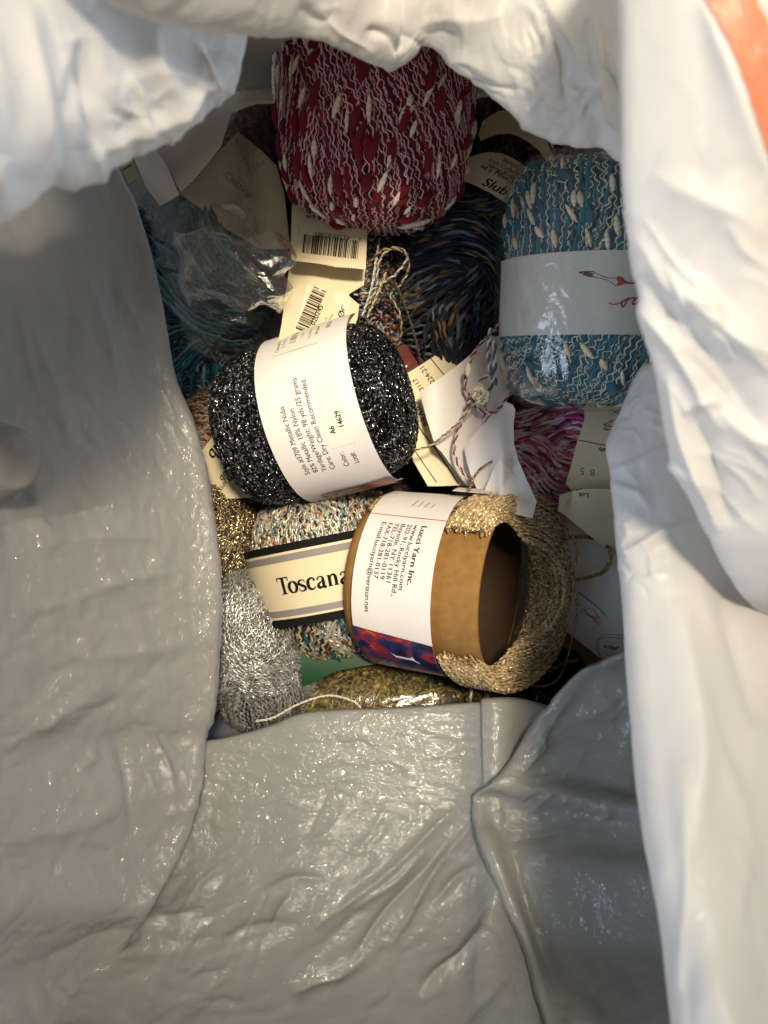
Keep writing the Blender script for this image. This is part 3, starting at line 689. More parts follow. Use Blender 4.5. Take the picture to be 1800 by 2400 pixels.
def yarn_obj(name, parts, mat, parent): 
    V, F, C = merge(parts); return mesh_obj(name, V, F, mat, parent, col=C)
# ---------------------------------------------------------------- maroon ball at the far end
BM = Ball(882, 232, 0.097, 88, 8, 281, 224, p=3.7, taper=0.07)
t = thing('yarn_ball', 'large maroon yarn ball with pale pink net strands and cream slubs', 'yarn ball', 'balls of fancy yarn in the bag', tuple(BM.c))
mar = [(0.16, 0.005, 0.016), (0.24, 0.008, 0.022), (0.11, 0.004, 0.014)]
FM = [(-4, -80, 80, 1), (8, 5, 80, 1), (-16, -80, 10, 1), (-38, -22, 16, 1), (-30, 2, 40, 1)]
def fam(F, sp, R, j=0): return [(dl, t0 + j, t1 + j, max(2, int(R_(t1 - t0) * R / sp))) for dl, t0, t1, _ in F]
parts = [BM.body('', None, None, 0.985, (0.060, 0.003, 0.011)),
         BM.lay(fam(FM, 0.0016, BM.R), 150, 0.0002, 0.00085, (0.0003, 0.005), (0.004, 0.03), variegated(mar, 0.03), 1, 5),
         BM.lay(fam(FM, 0.0022, BM.R, 1), 420, 0.0011, 0.00023, (0.00040, 0.0042), (0.004, 0.03), solid((0.78, 0.50, 0.50), 0.3), 1, 5, ph=0.45, indiv=0.0010, nub=0.35, nublen=0.003)]
parts.append(BM.slubs(100, 12, 16, 0.0110, 0.0021, (0.17, 0.004, 0.012), 3, 0.0018, 7))
parts.append(BM.slubs(130, 14, 14, 0.0085, 0.00105, (0.80, 0.66, 0.52), 9, 0.0024, 11))
yarn_obj('wound_yarn', parts, M['wool'], t)

# ---------------------------------------------------------------- blue and white ball in clear wrap at the right
BB = Ball(1378, 672, 0.086, 90, 12, 258, 190, p=5.6)
t = thing('yarn_ball', 'blue and white slubbed yarn ball in clear wrap with a wide white band', 'yarn ball', 'balls of fancy yarn in the bag', tuple(BB.c))
blu = [(0.007, 0.14, 0.21), (0.010, 0.19, 0.27), (0.004, 0.09, 0.15)]
FB = [(14, -80, 80, 1), (30, -80, 0, 1), (22, -5, 80, 1), (38, -25, 20, 1)]
parts = [BB.body('', None, None, 0.985, (0.008, 0.06, 0.10)),
         BB.lay(fam(FB, 0.0016, BB.R), 150, 0.0002, 0.00085, (0.0003, 0.005), (0.004, 0.03), variegated(blu, 0.03), 11, 5),
         BB.lay(fam(FB, 0.0025, BB.R, 1), 420, 0.0009, 0.00024, (0.00055, 0.0040), (0.005, 0.025), solid((0.76, 0.73, 0.62), 0.2), 11, 5, ph=0.45, indiv=0.0013, nub=0.35, nublen=0.003)]
parts.append(BB.slubs(70, -22, 16, 0.0080, 0.0021, (0.010, 0.13, 0.21), 13, 0.0014, 7, skip=(-0.025, 0.013)))
parts.append(BB.slubs(95, -25, 14, 0.0082, 0.00115, (0.85, 0.72, 0.54), 14, 0.0021, 11, skip=(-0.025, 0.013)))
yarn_obj('wound_yarn', parts, M['wool'], t)
f = cyl_surface(BB.c, BB.a, BB.n, BB.b, BB.R + 0.0034, wob=0.0004)
Rm = BB.R * 1000
pr = band('paper_band', f, -22.0, 10.5, -60, 60, [M['white_paper'], M['red_ink'], M['brown_ink']], t, 20, 120)
def bx(px, py):   # photo pixel to band coordinates
    r = BB.R + 0.0034; th_ = 0.0; X_ = 0.0
    for _ in range(12):
        q = BB.c + X_ * BB.a + r * (math.cos(th_) * BB.n + math.sin(th_) * BB.b); m = mpp(q[2])
        th_ = -math.asin(max(-1, min(1, ((px - 900) * m - BB.c[0]) / r)))
        X_ = ((1200 - py) * m - BB.c[1] - r * math.cos(th_) * BB.n[1]) / BB.a[1]
    return X_ * 1000, th_ * r * 1000
def BL(pts, w, mi=1, **kw): pr.line([bx(1340 + x * 0.12056, 600 + y * 0.12056) for x, y in pts], w, mi, **kw)
BL([(140, 315), (270, 305), (430, 305), (410, 405), (330, 395), (240, 350), (140, 315)], 0.5, 2)
BL([(230, 340), (300, 350), (400, 370)], 1.5, 2); BL([(430, 310), (560, 375), (740, 430), (920, 415)], 0.28, 2, smooth=30); BL([(420, 405), (580, 440), (720, 480), (850, 575), (960, 560)], 0.28, 2, smooth=30)
BL([(880, 420), (960, 470), (1060, 515), (1260, 535)], (1.4, 2.6, 1.0, 0.5), 1, smooth=30); BL([(880, 560), (960, 530), (1040, 515)], (0.7, 1.6, 0.8), 1, smooth=20)
BL([(710, 905), (800, 940), (920, 920), (1000, 880), (1100, 820), (1080, 860), (1000, 990), (970, 900), (1020, 870), (1120, 835), (1220, 810), (1200, 870), (1180, 930), (1260, 920), (1320, 830), (1290, 800), (1210, 870)], (0.4, 0.6, 0.8, 0.7, 0.8, 0.6), 1, smooth=110)
BL([(1345, 1060), (1360, 1020)], 0.8, 1)
pr.fin()
u, v = np.meshgrid(np.linspace(0.02, np.pi - 0.02, 150), np.linspace(-2.1, 2.1, 170), indexing='ij')
d = np.stack([np.cos(u), np.sin(u) * np.cos(v), np.sin(u) * np.sin(v)], -1)
X, nn = BB.proj(d, 0.0048); X = X + nn * (0.0010 * crumple(X, 0.016, 90, 2.0, 71))[..., None]
mesh_obj('clear_wrapper', X.reshape(-1, 3), grid_faces(150, 170)[:, ::-1], M['clear'], t)

# ---------------------------------------------------------------- black metallic ball with the printed band
BK = Ball(742, 974, 0.082, 14, 15, 210, 174, p=4.6, taper=-0.02)
t = thing('yarn_ball', 'glittering black metallic yarn ball with a pale band listing style, yardage and care', 'yarn ball', 'balls of fancy yarn in the bag', tuple(BK.c))
blk = [(0.02, 0.02, 0.024), (0.07, 0.07, 0.078), (0.45, 0.45, 0.48), (0.03, 0.03, 0.034), (0.16, 0.16, 0.17), (0.03, 0.03, 0.034), (0.012, 0.012, 0.014)]
parts = [BK.body('', None, None, 0.97, (0.012, 0.012, 0.014)),
         BK.wind(520, 420, 28, 14, 0, 5.0, 0.8, (-0.0002, 0.0018), 0.00037, (0.0005, 0.0034), (0.002, 0.02), variegated(blk, 0.0022, sharp=2), 21, 5, 0.7, 0.0016)]
yarn_obj('wound_yarn', parts, M['lurex_dark'], t)
Rk = BK.R + 0.0042
f = cyl_surface(BK.c, BK.a, BK.n, BK.b, Rk, wob=0.0011, seed=2)
pr = band('paper_band', f, -11.0, 30.5, -68, 66, [M['white_paper'], M['ink'], M['grey_ink'], M['sticker'] if 'sticker' in M else paper_mat('sticker', (0.80, 0.77, 0.66))], t, 20, 120)
x0 = -11.0
for k, (X, s, Y) in enumerate(((11.0, 'Style #3709 Metallic Nubs', -30), (14.8, '82% Metallic 18% Nylon', -30), (18.6, 'Yardage/Weight: 98 yds./25 grams', -30.5), (22.4, 'Care: Dry Clean Recommended', -30.5))):
    w = {0: 31.5, 1: 29.5, 2: 42, 3: 40}[k]
    V, F = glyphs(s, 1.0); sx = w / (V[:, 0].max() * 3.3)
    pr.text(s, (x0 + X, Y), 3.3, 90, 1, 0, 0, sx)
pr.rect(24.6, -21, 35.0, 12.5, 3, (x0, 0)); 
pr.line([(x0 + 24.6, 12.5), (x0 + 24.6, -21), (x0 + 35, -21)], 0.18, 2)
pr.text('Color:', (x0 + 28.6, -31), 3.3, 90, 1, 0, 0, 0.85); pr.text('Lot#:', (x0 + 33.0, -31), 3.3, 90, 1, 0, 0, 0.85)
pr.text('A6', (x0 + 28.8, -15), 3.2, 90, 1, 0.03, 0, 0.9); pr.text('14629', (x0 + 33.0, -13.5), 3.2, 90, 1, 0.03, 0, 0.9)
pr.rect(7.5, 26, 29.5, 47, 3, (x0, 0)); pr.line([(x0 + 29.5, 26), (x0 + 7.5, 26), (x0 + 7.5, 47)], 0.15, 2)
pr.text('Concepts in', (x0 + 10.8, 28), 2.4, 90, 2, 0.03, 0, 0.9); pr.text('319-950', (x0 + 13.6, 30), 2.6, 90, 2, 0, 0, 1.0)
pr.bars((x0 + 15.2, 32), 90, 14, -3.0, 5, 2, 16); pr.text('11399', (x0 + 21.6, 34), 2.0, 90, 2); pr.text('Lucci/Adult', (x0 + 25.0, 31), 2.2, 90, 2); pr.text('A6 silver', (x0 + 28.4, 33), 2.4, 90, 1, 0.01)
pr.text('$12.12', (x0 + 33.5, 36), 2.8, 90, 2, 0.02)
pr.fin()
# underside flap of the band: the red and brown picture side shows along its lower edge
f2 = cyl_surface(BK.c, BK.a, BK.n, BK.b, Rk + 0.0006, wob=0.0003)
pr = band('band_picture', f2, -3, 30.0, -60, -47.5, [plain_mat('picture_print', (0.13, 0.02, 0.012), 0.3, scale=130, var=0.8)], t, 12, 14); pr.fin()

# ---------------------------------------------------------------- cardboard spool of gold yarn
ca, st = math.cos(R_(24)), math.sin(R_(24)); az = R_(-5)
a = np.array([math.cos(az) * ca, math.sin(az) * ca, st]); nS = np.array([0, 0, 1.]) - a * st; nS /= np.linalg.norm(nS); bS = np.cross(nS, a)
cS = P(1026, 1366, 0.076); RS = 0.0362; LS = 0.0305
t = thing('yarn_spool', 'open cardboard spool wound with gold yarn under a white printed address band', 'yarn spool', None, tuple(cS))
# tube: outer wall, rim, inner wall
prof = [(-LS, RS - 0.0022), (-LS, RS), (LS - 0.0004, RS), (LS, RS - 0.0004), (LS, RS - 0.0018), (LS - 0.0004, RS - 0.0022), (-LS, RS - 0.0022)]
th = np.linspace(0, 2 * np.pi, 129)
pp = []
for (x0_, r0_), (x1_, r1_) in zip(prof[:-1], prof[1:]):
    m_ = 20 if abs(x1_ - x0_) > 0.01 else 2
    for q in range(m_): pp.append((lerp(x0_, x1_, q / m_), lerp(r0_, r1_, q / m_)))
pp.append(prof[-1]); pp = np.array(pp)
V = cS + pp[:, None, :1] * a + pp[:, None, 1:] * (np.cos(th)[None, :, None] * nS + np.sin(th)[None, :, None] * bS)
gf = grid_faces(len(pp), 129)[:, ::-1]; cut = (len(pp) - 21) * 128
o = mesh_obj('cardboard_tube', V.reshape(-1, 3), gf[:cut], M['kraft'], t)
Vi = V[-21:]; mesh_obj('shaded_inner_wall', Vi.reshape(-1, 3), grid_faces(21, 129)[:, ::-1], M['shaded_card'], t)  # inner wall of the tube, split off to carry the painted shade
hs = np.linspace(-LS, LS, 140)
Xh = cS + hs[:, None] * a + (RS + 0.00006) * (np.cos(hs * 62 + 0.7)[:, None] * nS + np.sin(hs * 62 + 0.7)[:, None] * bS)
nh = np.cos(hs * 62 + 0.7)[:, None] * nS + np.sin(hs * 62 + 0.7)[:, None] * bS
th_ = np.gradient(Xh, axis=0); th_ /= np.linalg.norm(th_, axis=1, keepdims=True); wd = np.cross(nh, th_)
mesh_obj('spiral_seam', np.stack([Xh - wd * 0.00013, Xh + wd * 0.00013], 1).reshape(-1, 3), grid_faces(140, 2), plain_mat('seam_glue', (0.13, 0.065, 0.02), 0.8), t)
gold = variegated([(0.42, 0.29, 0.15), (0.76, 0.56, 0.30), (1.0, 0.82, 0.50), (0.60, 0.43, 0.23)], 0.004)
g = np.random.default_rng(31)
def spool_strands(N, th0, th1, sfun, rfun, Mn, seed, rad=0.00042, wig=0.0005, wl=0.004):
    g = np.random.default_rng(seed)
    u = g.uniform(0, 1, N)[:, None]; tt = np.linspace(0, 1, Mn)[None]
    th_ = th0 + (th1 - th0) * tt + g.normal(0, 0.03, N)[:, None]
    ss = sfun(u, th_); rr = rfun(u, th_, g.uniform(0, 1, N)[:, None])
    arc = th_ * RS
    ss = ss + wig * np.sin(arc * 2 * np.pi / wl + g.uniform(0, 6, N)[:, None]) + 0.0015 * perlin(np.stack([arc / 0.012, u * 90 + 0 * arc, 0 * arc + seed], -1))
    rr = rr + 0.3 * wig * np.cos(arc * 4 * np.pi / wl)
    dn = np.cos(th_)[..., None] * nS + np.sin(th_)[..., None] * bS
    X = cS + ss[..., None] * a + rr[..., None] * dn
    r = rad * (1 + 0.5 * perlin(np.stack([arc / 0.0012, u * 700 + 0 * arc, 0 * arc], -1))) + 0 * arc
    return tubes(X, dn, np.maximum(r, rad * 0.4), gold(N, Mn, arc, g), 5)
# thick band round the back, from about 50 deg over the top to 50 deg at the underside
PI = math.pi
def back(th_): return np.clip((1 - np.cos(th_)) / 2, 0, 1) ** 1.35
parts = [spool_strands(620, 0.78, 2 * PI - 0.86, lambda u, h: LS - 0.002 - 0.018 * u + (0.026 * back(h)) , lambda u, h, v: RS + 0.0008 + (0.003 + 0.013 * back(h)) * v - 0.015 * (1 - v) * smoothstep(0.0, 0.009, 0.026 * back(h) - 0.018 * u - 0.002), 300, 41),
         spool_strands(150, 0.95, 2 * PI - 1.15, lambda u, h: -LS + 0.003 + 0.012 * u, lambda u, h, v: RS + 0.0008 + 0.003 * v, 260, 42),
         spool_strands(120, 1.15, 2 * PI - 1.2, lambda u, h: lerp(-LS + 0.01, LS - 0.01, u), lambda u, h, v: RS + 0.0008 + 0.003 * v, 200, 43)]
yarn_obj('wound_yarn', parts, M['gold_yarn'], t)
RL = RS + 0.0050
f = cyl_surface(cS, a, nS, bS, RL, wob=0.0006, seed=4)
photo_m, nt, out = new_mat('band_photo')
tc = nd(nt, 'ShaderNodeTexCoord'); vo = nd(nt, 'ShaderNodeTexNoise', Scale=70.0, Detail=4.0, Distortion=2.0); L(nt, tc.outputs['Object'], vo.inputs['Vector'])
cr = nd(nt, 'ShaderNodeValToRGB'); L(nt, vo.outputs['Fac'], cr.inputs[0]); e = cr.color_ramp.elements
e[0].position = 0.30; e[0].color = (0.02, 0.005, 0.012, 1); e[1].position = 0.75; e[1].color = (0.30, 0.18, 0.05, 1)
for ps_, c_ in ((0.40, (0.006, 0.010, 0.06, 1)), (0.50, (0.02, 0.02, 0.10, 1)), (0.58, (0.13, 0.02, 0.05, 1)), (0.65, (0.35, 0.012, 0.01, 1))):
    q = e.new(ps_); q.color = c_
p = nd(nt, 'ShaderNodeBsdfPrincipled', Roughness=0.3); L(nt, cr.outputs[0], p.inputs['Base Color']); L(nt, p.outputs[0], out.inputs[0])
M['photo'] = photo_m
pr = band('paper_band', f, -24, 12, -110, 62, [M['white_paper'], M['ink'], M['grey_ink'], photo_m, M['red_ink']], t, 20, 200)
x0 = -24
V, F = [], []
gx, gy = np.meshgrid(np.linspace(0, 1, 16), np.linspace(0, 1, 50), indexing='ij')
top = lerp(-20.0, -25.0, gx); YY = lerp(-95, top, gy); XX = lerp(-24, 12, gx)
pr.mark(np.stack([XX.ravel(), YY.ravel()], 1), [tuple(q[::-1]) for q in grid_faces(16, 50)], 3)
lines = (('Lucci Yarn Inc.', 27.5, 0.035, 27.0, 3.5), ('www.lucciyarn.com', 24.0, 0.01, 29.5, 3.0), ('202-91, Rocky Hill Rd.,', 21.0, 0.01, 32.5, 3.0), ('Bayside, NY 11361', 18.0, 0.01, 27.0, 3.0),
         ('TEL-718-281-0119', 15.0, 0.01, 26, 3.0), ('FAX-718-281-0137', 12.0, 0.01, 26.0, 3.0), ('E-mail:lucciyarn@verizon.net', 9.0, 0.01, 41.0, 3.0))
for s, X, b_, w, sz in lines:
    V, F = glyphs(s, 1.0); pr.text(s, (x0 + X - 1.5, 28.5), sz, -91.5, 1, b_, 0, w / (V[:, 0].max() * sz))
pr.line([(x0, 33.0), (12, 32.0)], 0.35, 4)
for k in range(4): pr.line([(x0 + 17 + 3 * k, 40), (x0 + 18 + 3 * k, 46 - k)], 0.5, 2)
# white serif capital on the photo strip
pr.mark(np.array([(0, 0), (2.2, -3.6), (9.6, -4.2), (12.8, -6.4), (10.0, -1.2), (8.8, -2.6), (2.4, -2.1)]), [(0, 1, 6), (1, 2, 5, 6), (2, 3, 4, 5)], 0, (x0 + 15, -33), 0)
pr.fin()
# the overlapping tail of the band that stands off behind the spool
f = cyl_surface(cS + bS * 0.003 + nS * 0.0005, a, nS, bS, RL + 0.001, wob=0.0010, seed=8)
pr = band('band_end', f, 8, 25, 52, 84, [M['white_paper']], t, 12, 40); pr.fin()
# loose ends of the gold yarn
gc = [(0.50, 0.34, 0.14), (0.34, 0.22, 0.09)]
ends = [[(820, 1480, 0.07), (865, 1530, 0.062), (900, 1553, 0.06), (935, 1545, 0.062), (960, 1525, 0.06)],
        [(1190, 1585, 0.070), (1240, 1608, 0.066), (1300, 1598, 0.066), (1330, 1540, 0.07), (1350, 1440, 0.075), (1345, 1350, 0.08), (1352, 1290, 0.08), (1330, 1240, 0.08), (1300, 1200, 0.08)],
        [(1320, 1262, 0.078), (1370, 1258, 0.072), (1408, 1268, 0.070), (1432, 1300, 0.070), (1420, 1335, 0.070), (1390, 1350, 0.068), (1352, 1358, 0.074)],
        [(1100, 1150, 0.10), (1120, 1105, 0.094), (1160, 1080, 0.09), (1200, 1090, 0.088), (1225, 1130, 0.088), (1245, 1180, 0.09)]]
for i, q in enumerate(ends): yarn_obj('loose_end', [cord(q, 0.00055 if i != 2 else 0.0009, gc, 2, 0.003, 240, i, 0.35)], M['lurex'], t)
# ---------------------------------------------------------------- multicoloured ball with the black-edged cream band
BT = Ball(778, 1337, 0.050, 101, -2, 204, 168, p=2.7, taper=0.08)
t = thing('yarn_ball', 'silvery multicoloured yarn ball with a cream band edged in black and grey', 'yarn ball', 'balls of fancy yarn in the bag', tuple(BT.c))
tos = variegated([(0.50, 0.47, 0.38), (0.22, 0.20, 0.17), (0.66, 0.62, 0.50), (0.04, 0.13, 0.18), (0.55, 0.52, 0.42), (0.12, 0.10, 0.08), (0.60, 0.52, 0.34), (0.30, 0.13, 0.04), (0.45, 0.43, 0.36)], 0.022, sharp=2.5)
FT = [(8, -80, 80, 1), (-18, -80, 20, 1), (24, -10, 80, 1), (-30, -30, 12, 1), (16, -70, -10, 1)]
parts = [BT.body('', None, None, 0.97, (0.06, 0.05, 0.04)),
         BT.lay(fam(FT, 0.0019, BT.R), 300, 0.0004, 0.00058, (0.0005, 0.0048), (0.005, 0.025), tos, 51, 5, 0.3, 0.003, indiv=0.0008, ph=0.75, rise=0.0014)]
parts.append(BT.slubs(30, 20, 25, 0.007, 0.0009, (0.66, 0.60, 0.50), 52, 0.0012, 5, cv=0.2, skip=(-0.022, 0.018)))
yarn_obj('wound_yarn', parts, M['twist'], t)
f = cyl_surface(BT.c, BT.a, BT.n, BT.b, BT.R + 0.0048, cone=0.075, wob=0.0009, seed=5)
pr = band('paper_band', f, -20.5, 17, -52, 54, [M['cream_paper'], M['ink'], M['grey_ink']], t, 24, 110)
def stripe(x0, x1, mi): pr.rect(x0, -52, x1, 54, mi, n=3, m=90)
stripe(13.4, 17, 1); stripe(9.0, 12.2, 2); stripe(-20.5, -16.9, 1); stripe(-15.8, -12.8, 2)
def letter(strokes, x, s):
    for pts, w, kw in strokes:
        q = [(-0, 0)]
        P2 = np.array(pts, float) * s; V, F = ribbon(P2, np.array(w) * s if np.ndim(w) else w * s, **kw)
        pr.mark(np.stack([V[:, 0] * 1.0, V[:, 1]], 1) + np.array([x, 0]), F, 1, (-5.6, 24.0), -90)
circ = [(0.45 + 0.36 * math.cos(q), 0.5 + 0.46 * math.sin(q)) for q in np.linspace(0, 2 * PI, 30)]
nb = dict(nib=0, thin=0.25)
T_ = [([(0.55, 0.0), (0.55, 1.42)], 0.30, {}), ([(0.0, 1.40), (1.10, 1.40)], 0.12, {}), ([(0.03, 1.42), (0.0, 1.05)], (0.16, 0.04), {}), ([(1.07, 1.42), (1.10, 1.05)], (0.16, 0.04), {}), ([(0.25, 0.04), (0.85, 0.04)], 0.09, {})]
o_ = [(circ, 0.30, dict(nib=0, thin=0.3, closed=True))]
s_ = [([(0.66, 0.72), (0.60, 0.9), (0.38, 0.96), (0.16, 0.86), (0.14, 0.66), (0.40, 0.50), (0.64, 0.34), (0.62, 0.12), (0.38, 0.03), (0.16, 0.10), (0.10, 0.30)], (0.08, 0.10, 0.22, 0.25, 0.22, 0.10, 0.08), dict(smooth=40))]
c_ = [([(0.70, 0.70), (0.66, 0.92), (0.42, 0.96), (0.18, 0.78), (0.14, 0.5), (0.18, 0.2), (0.42, 0.04), (0.66, 0.10), (0.76, 0.26)], (0.22, 0.12, 0.2, 0.30, 0.30, 0.2, 0.12, 0.06), dict(smooth=40))]
a_ = [([(0.16, 0.72), (0.22, 0.90), (0.42, 0.96), (0.60, 0.84), (0.62, 0.5), (0.62, 0.12), (0.72, 0.03), (0.84, 0.12)], (0.2, 0.1, 0.12, 0.26, 0.28, 0.24, 0.1), dict(smooth=40)), ([(0.60, 0.56), (0.36, 0.48), (0.16, 0.28), (0.22, 0.08), (0.42, 0.06), (0.60, 0.22)], (0.08, 0.16, 0.28, 0.2, 0.1), dict(smooth=30))]
n_ = [([(0.24, 0.0), (0.24, 0.92)], 0.27, {}), ([(0.04, 0.90), (0.30, 0.92)], 0.09, {}), ([(0.06, 0.04), (0.44, 0.04)], 0.08, {}), ([(0.30, 0.70), (0.46, 0.92), (0.66, 0.90), (0.76, 0.66), (0.76, 0.0)], (0.08, 0.14, 0.2, 0.27, 0.27), dict(smooth=30)), ([(0.58, 0.04), (0.96, 0.04)], 0.08, {})]
x = 0
for lt, adv in ((T_, 1.02), (o_, 0.92), (s_, 0.80), (c_, 0.84), (a_, 0.92), (n_, 1.04), (a_, 0.9)):
    letter(lt, x, 5.4); x += adv * 5.4 * 1.0
pr.fin()

# ---------------------------------------------------------------- silver ball, lower left
BS = Ball(592, 1522, 0.052, 103, 8, 192, 132, p=2.3, taper=-0.08)
t = thing('yarn_ball', 'silver tinsel yarn ball against the left wall of the bag, no band', 'yarn ball', 'balls of fancy yarn in the bag', tuple(BS.c))
sil = variegated([(0.18, 0.18, 0.17), (0.36, 0.355, 0.34), (0.62, 0.61, 0.58), (0.24, 0.235, 0.22), (0.42, 0.41, 0.39)], 0.014, sharp=2)
FS = [(10, -80, 80, 1), (-25, -80, 10, 1), (35, 0, 80, 1), (-50, -30, 15, 1), (55, -10, 40, 1), (-5, -35, 5, 1)]
parts = [BS.body('', None, None, 0.96, (0.06, 0.06, 0.055)),
         BS.lay(fam(FS, 0.0012, BS.R), 330, 0.0002, 0.00052, (0.0003, 0.0030), (0.006, 0.03), sil, 61, 5, 0.18, 0.0020, indiv=0.0005, ph=0.2, rise=0.002)]
yarn_obj('wound_yarn', parts, M['tinsel'], t)
# ---------------------------------------------------------------- gold tinsel ball above it
BG = Ball(520, 1262, 0.045, 95, 0, 140, 108, p=2.6)
t = thing('yarn_ball', 'gold tinsel yarn ball squeezed between the left wall and the silver ball', 'yarn ball', 'balls of fancy yarn in the bag', tuple(BG.c))
gl = variegated([(0.12, 0.085, 0.045), (0.34, 0.26, 0.15), (0.62, 0.52, 0.33), (0.22, 0.14, 0.07), (0.40, 0.32, 0.20)], 0.008, sharp=2)
parts = [BG.body('', None, None, 0.96, (0.05, 0.03, 0.012)), BG.lay(fam([(70, -80, 80, 1), (40, -80, 20, 1), (100, -20, 60, 1), (20, -30, 50, 1)], 0.0012, BG.R), 260, 0.0002, 0.00050, (0.0003, 0.0030), (0.006, 0.03), gl, 66, 5, 0.2, 0.002, indiv=0.0005, ph=0.2, rise=0.002)]
yarn_obj('wound_yarn', parts, M['lurex'], t)
# ---------------------------------------------------------------- copper brown skein with the hand-lettered label
BC = Ball(500, 985, 0.030, 80, 0, 150, 120, p=2.6)
t = thing('yarn_skein', 'copper brown skein with a cream hand-lettered label, half hidden by the left wall', 'yarn skein', None, tuple(BC.c))
cop = variegated([(0.06, 0.015, 0.006), (0.20, 0.07, 0.02), (0.03, 0.01, 0.012), (0.35, 0.16, 0.05), (0.10, 0.04, 0.02), (0.30, 0.22, 0.14)], 0.008, sharp=2)
parts = [BC.body('', None, None, 0.96, (0.02, 0.008, 0.005)), BC.wind(150, 240, 15, 14, 0, 3.0, 0.9, (-0.0004, 0.0016), 0.0006, (0.0004, 0.005), (0.002, 0.02), cop, 71, 5, 0.4, 0.003)]
yarn_obj('wound_yarn', parts, M['silk'], t)
def s8(x, y): return (440 + x * 0.12055, 960 + y * 0.12055)
f = px_surface([(s8(200, 900) + (0.058,)), (s8(700, 300) + (0.062,)), (s8(500, 1600) + (0.060,))], bend=lambda X, Y: 0.004 * np.sin((X - 460) / 110 * 2))
pr = card([s8(*q) for q in ((-150, 1250), (200, 900), (660, 285), (900, 250), (1500, 900), (1500, 1700), (500, 1750), (300, 1700))], f, [M['cream_paper'], M['ink'], M['brown_ink']])
def st8(t_, x, y, size, ang, **kw): q = s8(x, y); pr.text(t_, (q[0], -q[1]), size, ang, 1, **kw)
st8('Slub', 700, 430, 42, 233, bold=0.02, shear=0.3, sx=0.9); st8('Slub', 790, 1080, 24, 233, bold=0.02, shear=0.3, sx=0.9)
st8('Yarn', 790, 1270, 20, 233, bold=0.01, shear=0.3); st8('rt', 900, 960, 24, 233, bold=0.02, shear=0.3); st8('ing', 960, 1130, 20, 233, bold=0.01, shear=0.3)
q0, q1 = s8(330, 1430), s8(600, 1600); pr.line([(q0[0], -q0[1]), (q1[0], -q1[1])], 2.0, 2)
pr.build('paper_label', t)

# ---------------------------------------------------------------- teal skein in a clear pouch
BE = Ball(470, 660, 0.044, 72, 0, 290, 165, p=2.6)
t = thing('yarn_skein', 'dark teal and navy skein inside a crinkled clear pouch at upper left', 'yarn skein', None, tuple(BE.c))
tl = variegated([(0.006, 0.012, 0.03), (0.012, 0.06, 0.13), (0.015, 0.13, 0.15), (0.010, 0.05, 0.12), (0.03, 0.20, 0.19), (0.20, 0.34, 0.38), (0.006, 0.015, 0.035)], 0.04, sharp=1.2)
FE = [(70, -70, 70, 1), (50, -75, 0, 1), (100, -60, 20, 1), (25, -40, 60, 1), (62, -66, -30, 1), (115, -30, 40, 1)]
parts = [BE.body('', None, None, 0.96, (0.004, 0.008, 0.016)), BE.wind(150, 260, 62, 10, 20, 2.0, 0.6, (-0.0012, 0.0006), 0.0008, (0.0002, 0.007), (0.003, 0.03), tl, 80, 5, 0.2, 0.006), BE.lay(fam(FE, 0.0016, BE.R), 200, 0.0, 0.00085, (0.0002, 0.006), (0.009, 0.04), tl, 81, 5, 0.25, 0.006, indiv=0.0006, rise=0.003)]
yarn_obj('wound_yarn', parts, M['silk'], t)
def s2(x, y): return (250 + x * 0.3618, 200 + y * 0.3618)
tan_m = paper_mat('tan_paper', (0.52, 0.44, 0.30)); M['tissue'] = paper_mat('tissue', (0.72, 0.67, 0.60), trans=0.3)
f = px_surface([(400, 440, 0.082), (640, 380, 0.090), (640, 570, 0.084)], bend=lambda X, Y: 0.002 * np.sin(X / 30))
pr = card([s2(*q) for q in ((450, 690), (600, 560), (850, 300), (1000, 420), (1100, 520), (1150, 700), (1190, 1060), (1000, 1060), (760, 920), (600, 790))], f, [tan_m, M['grey_ink']])
pr.text('Knitting', (520, -412), 26, -38, 1, 0.02, 0.2); pr.text('Yarn', (560, -375), 22, -38, 1, 0.0, 0.2); pr.text('2', (600, -382), 26, -60, 1)
pr.text('100% cotton', (492, -478), 12, -28, 1); pr.build('paper_label', t)
f = px_surface([(330, 360, 0.104), (420, 460, 0.100), (560, 260, 0.112)], bend=lambda X, Y: 0.003 * np.sin((X + Y) / 26))
pr = card([s2(*q) for q in ((120, 300), (300, 270), (620, 60), (860, 40), (780, 260), (740, 400), (560, 620), (480, 690), (410, 560))], f, [M['tissue']]); pr.build('tissue_sheet', t)
f = px_surface([(330, 360, 0.107), (420, 460, 0.103), (560, 260, 0.115)], bend=lambda X, Y: 0.001 * np.sin((X - Y) / 14))
pr = card([s2(*q) for q in ((140, 380), (300, 380), (390, 520), (470, 710), (345, 782), (250, 650))], f, [M['white_paper']]); pr.build('folded_insert', t)
f = px_surface(0.095)
pr = card([s2(*q) for q in ((60, 430), (140, 410), (205, 590), (140, 640), (100, 560))], f, [M['cream_paper'], M['ink']])
for (x0_, y0_), (x1_, y1_) in (((85, 470), (120, 450)), ((105, 550), (160, 515))):
    q0, q1 = s2(x0_, y0_), s2(x1_, y1_); pr.line([(q0[0], -q0[1]), (q1[0], -q1[1])], 2.5, 1)
pr.build('barcode_tab', t)
rows = []
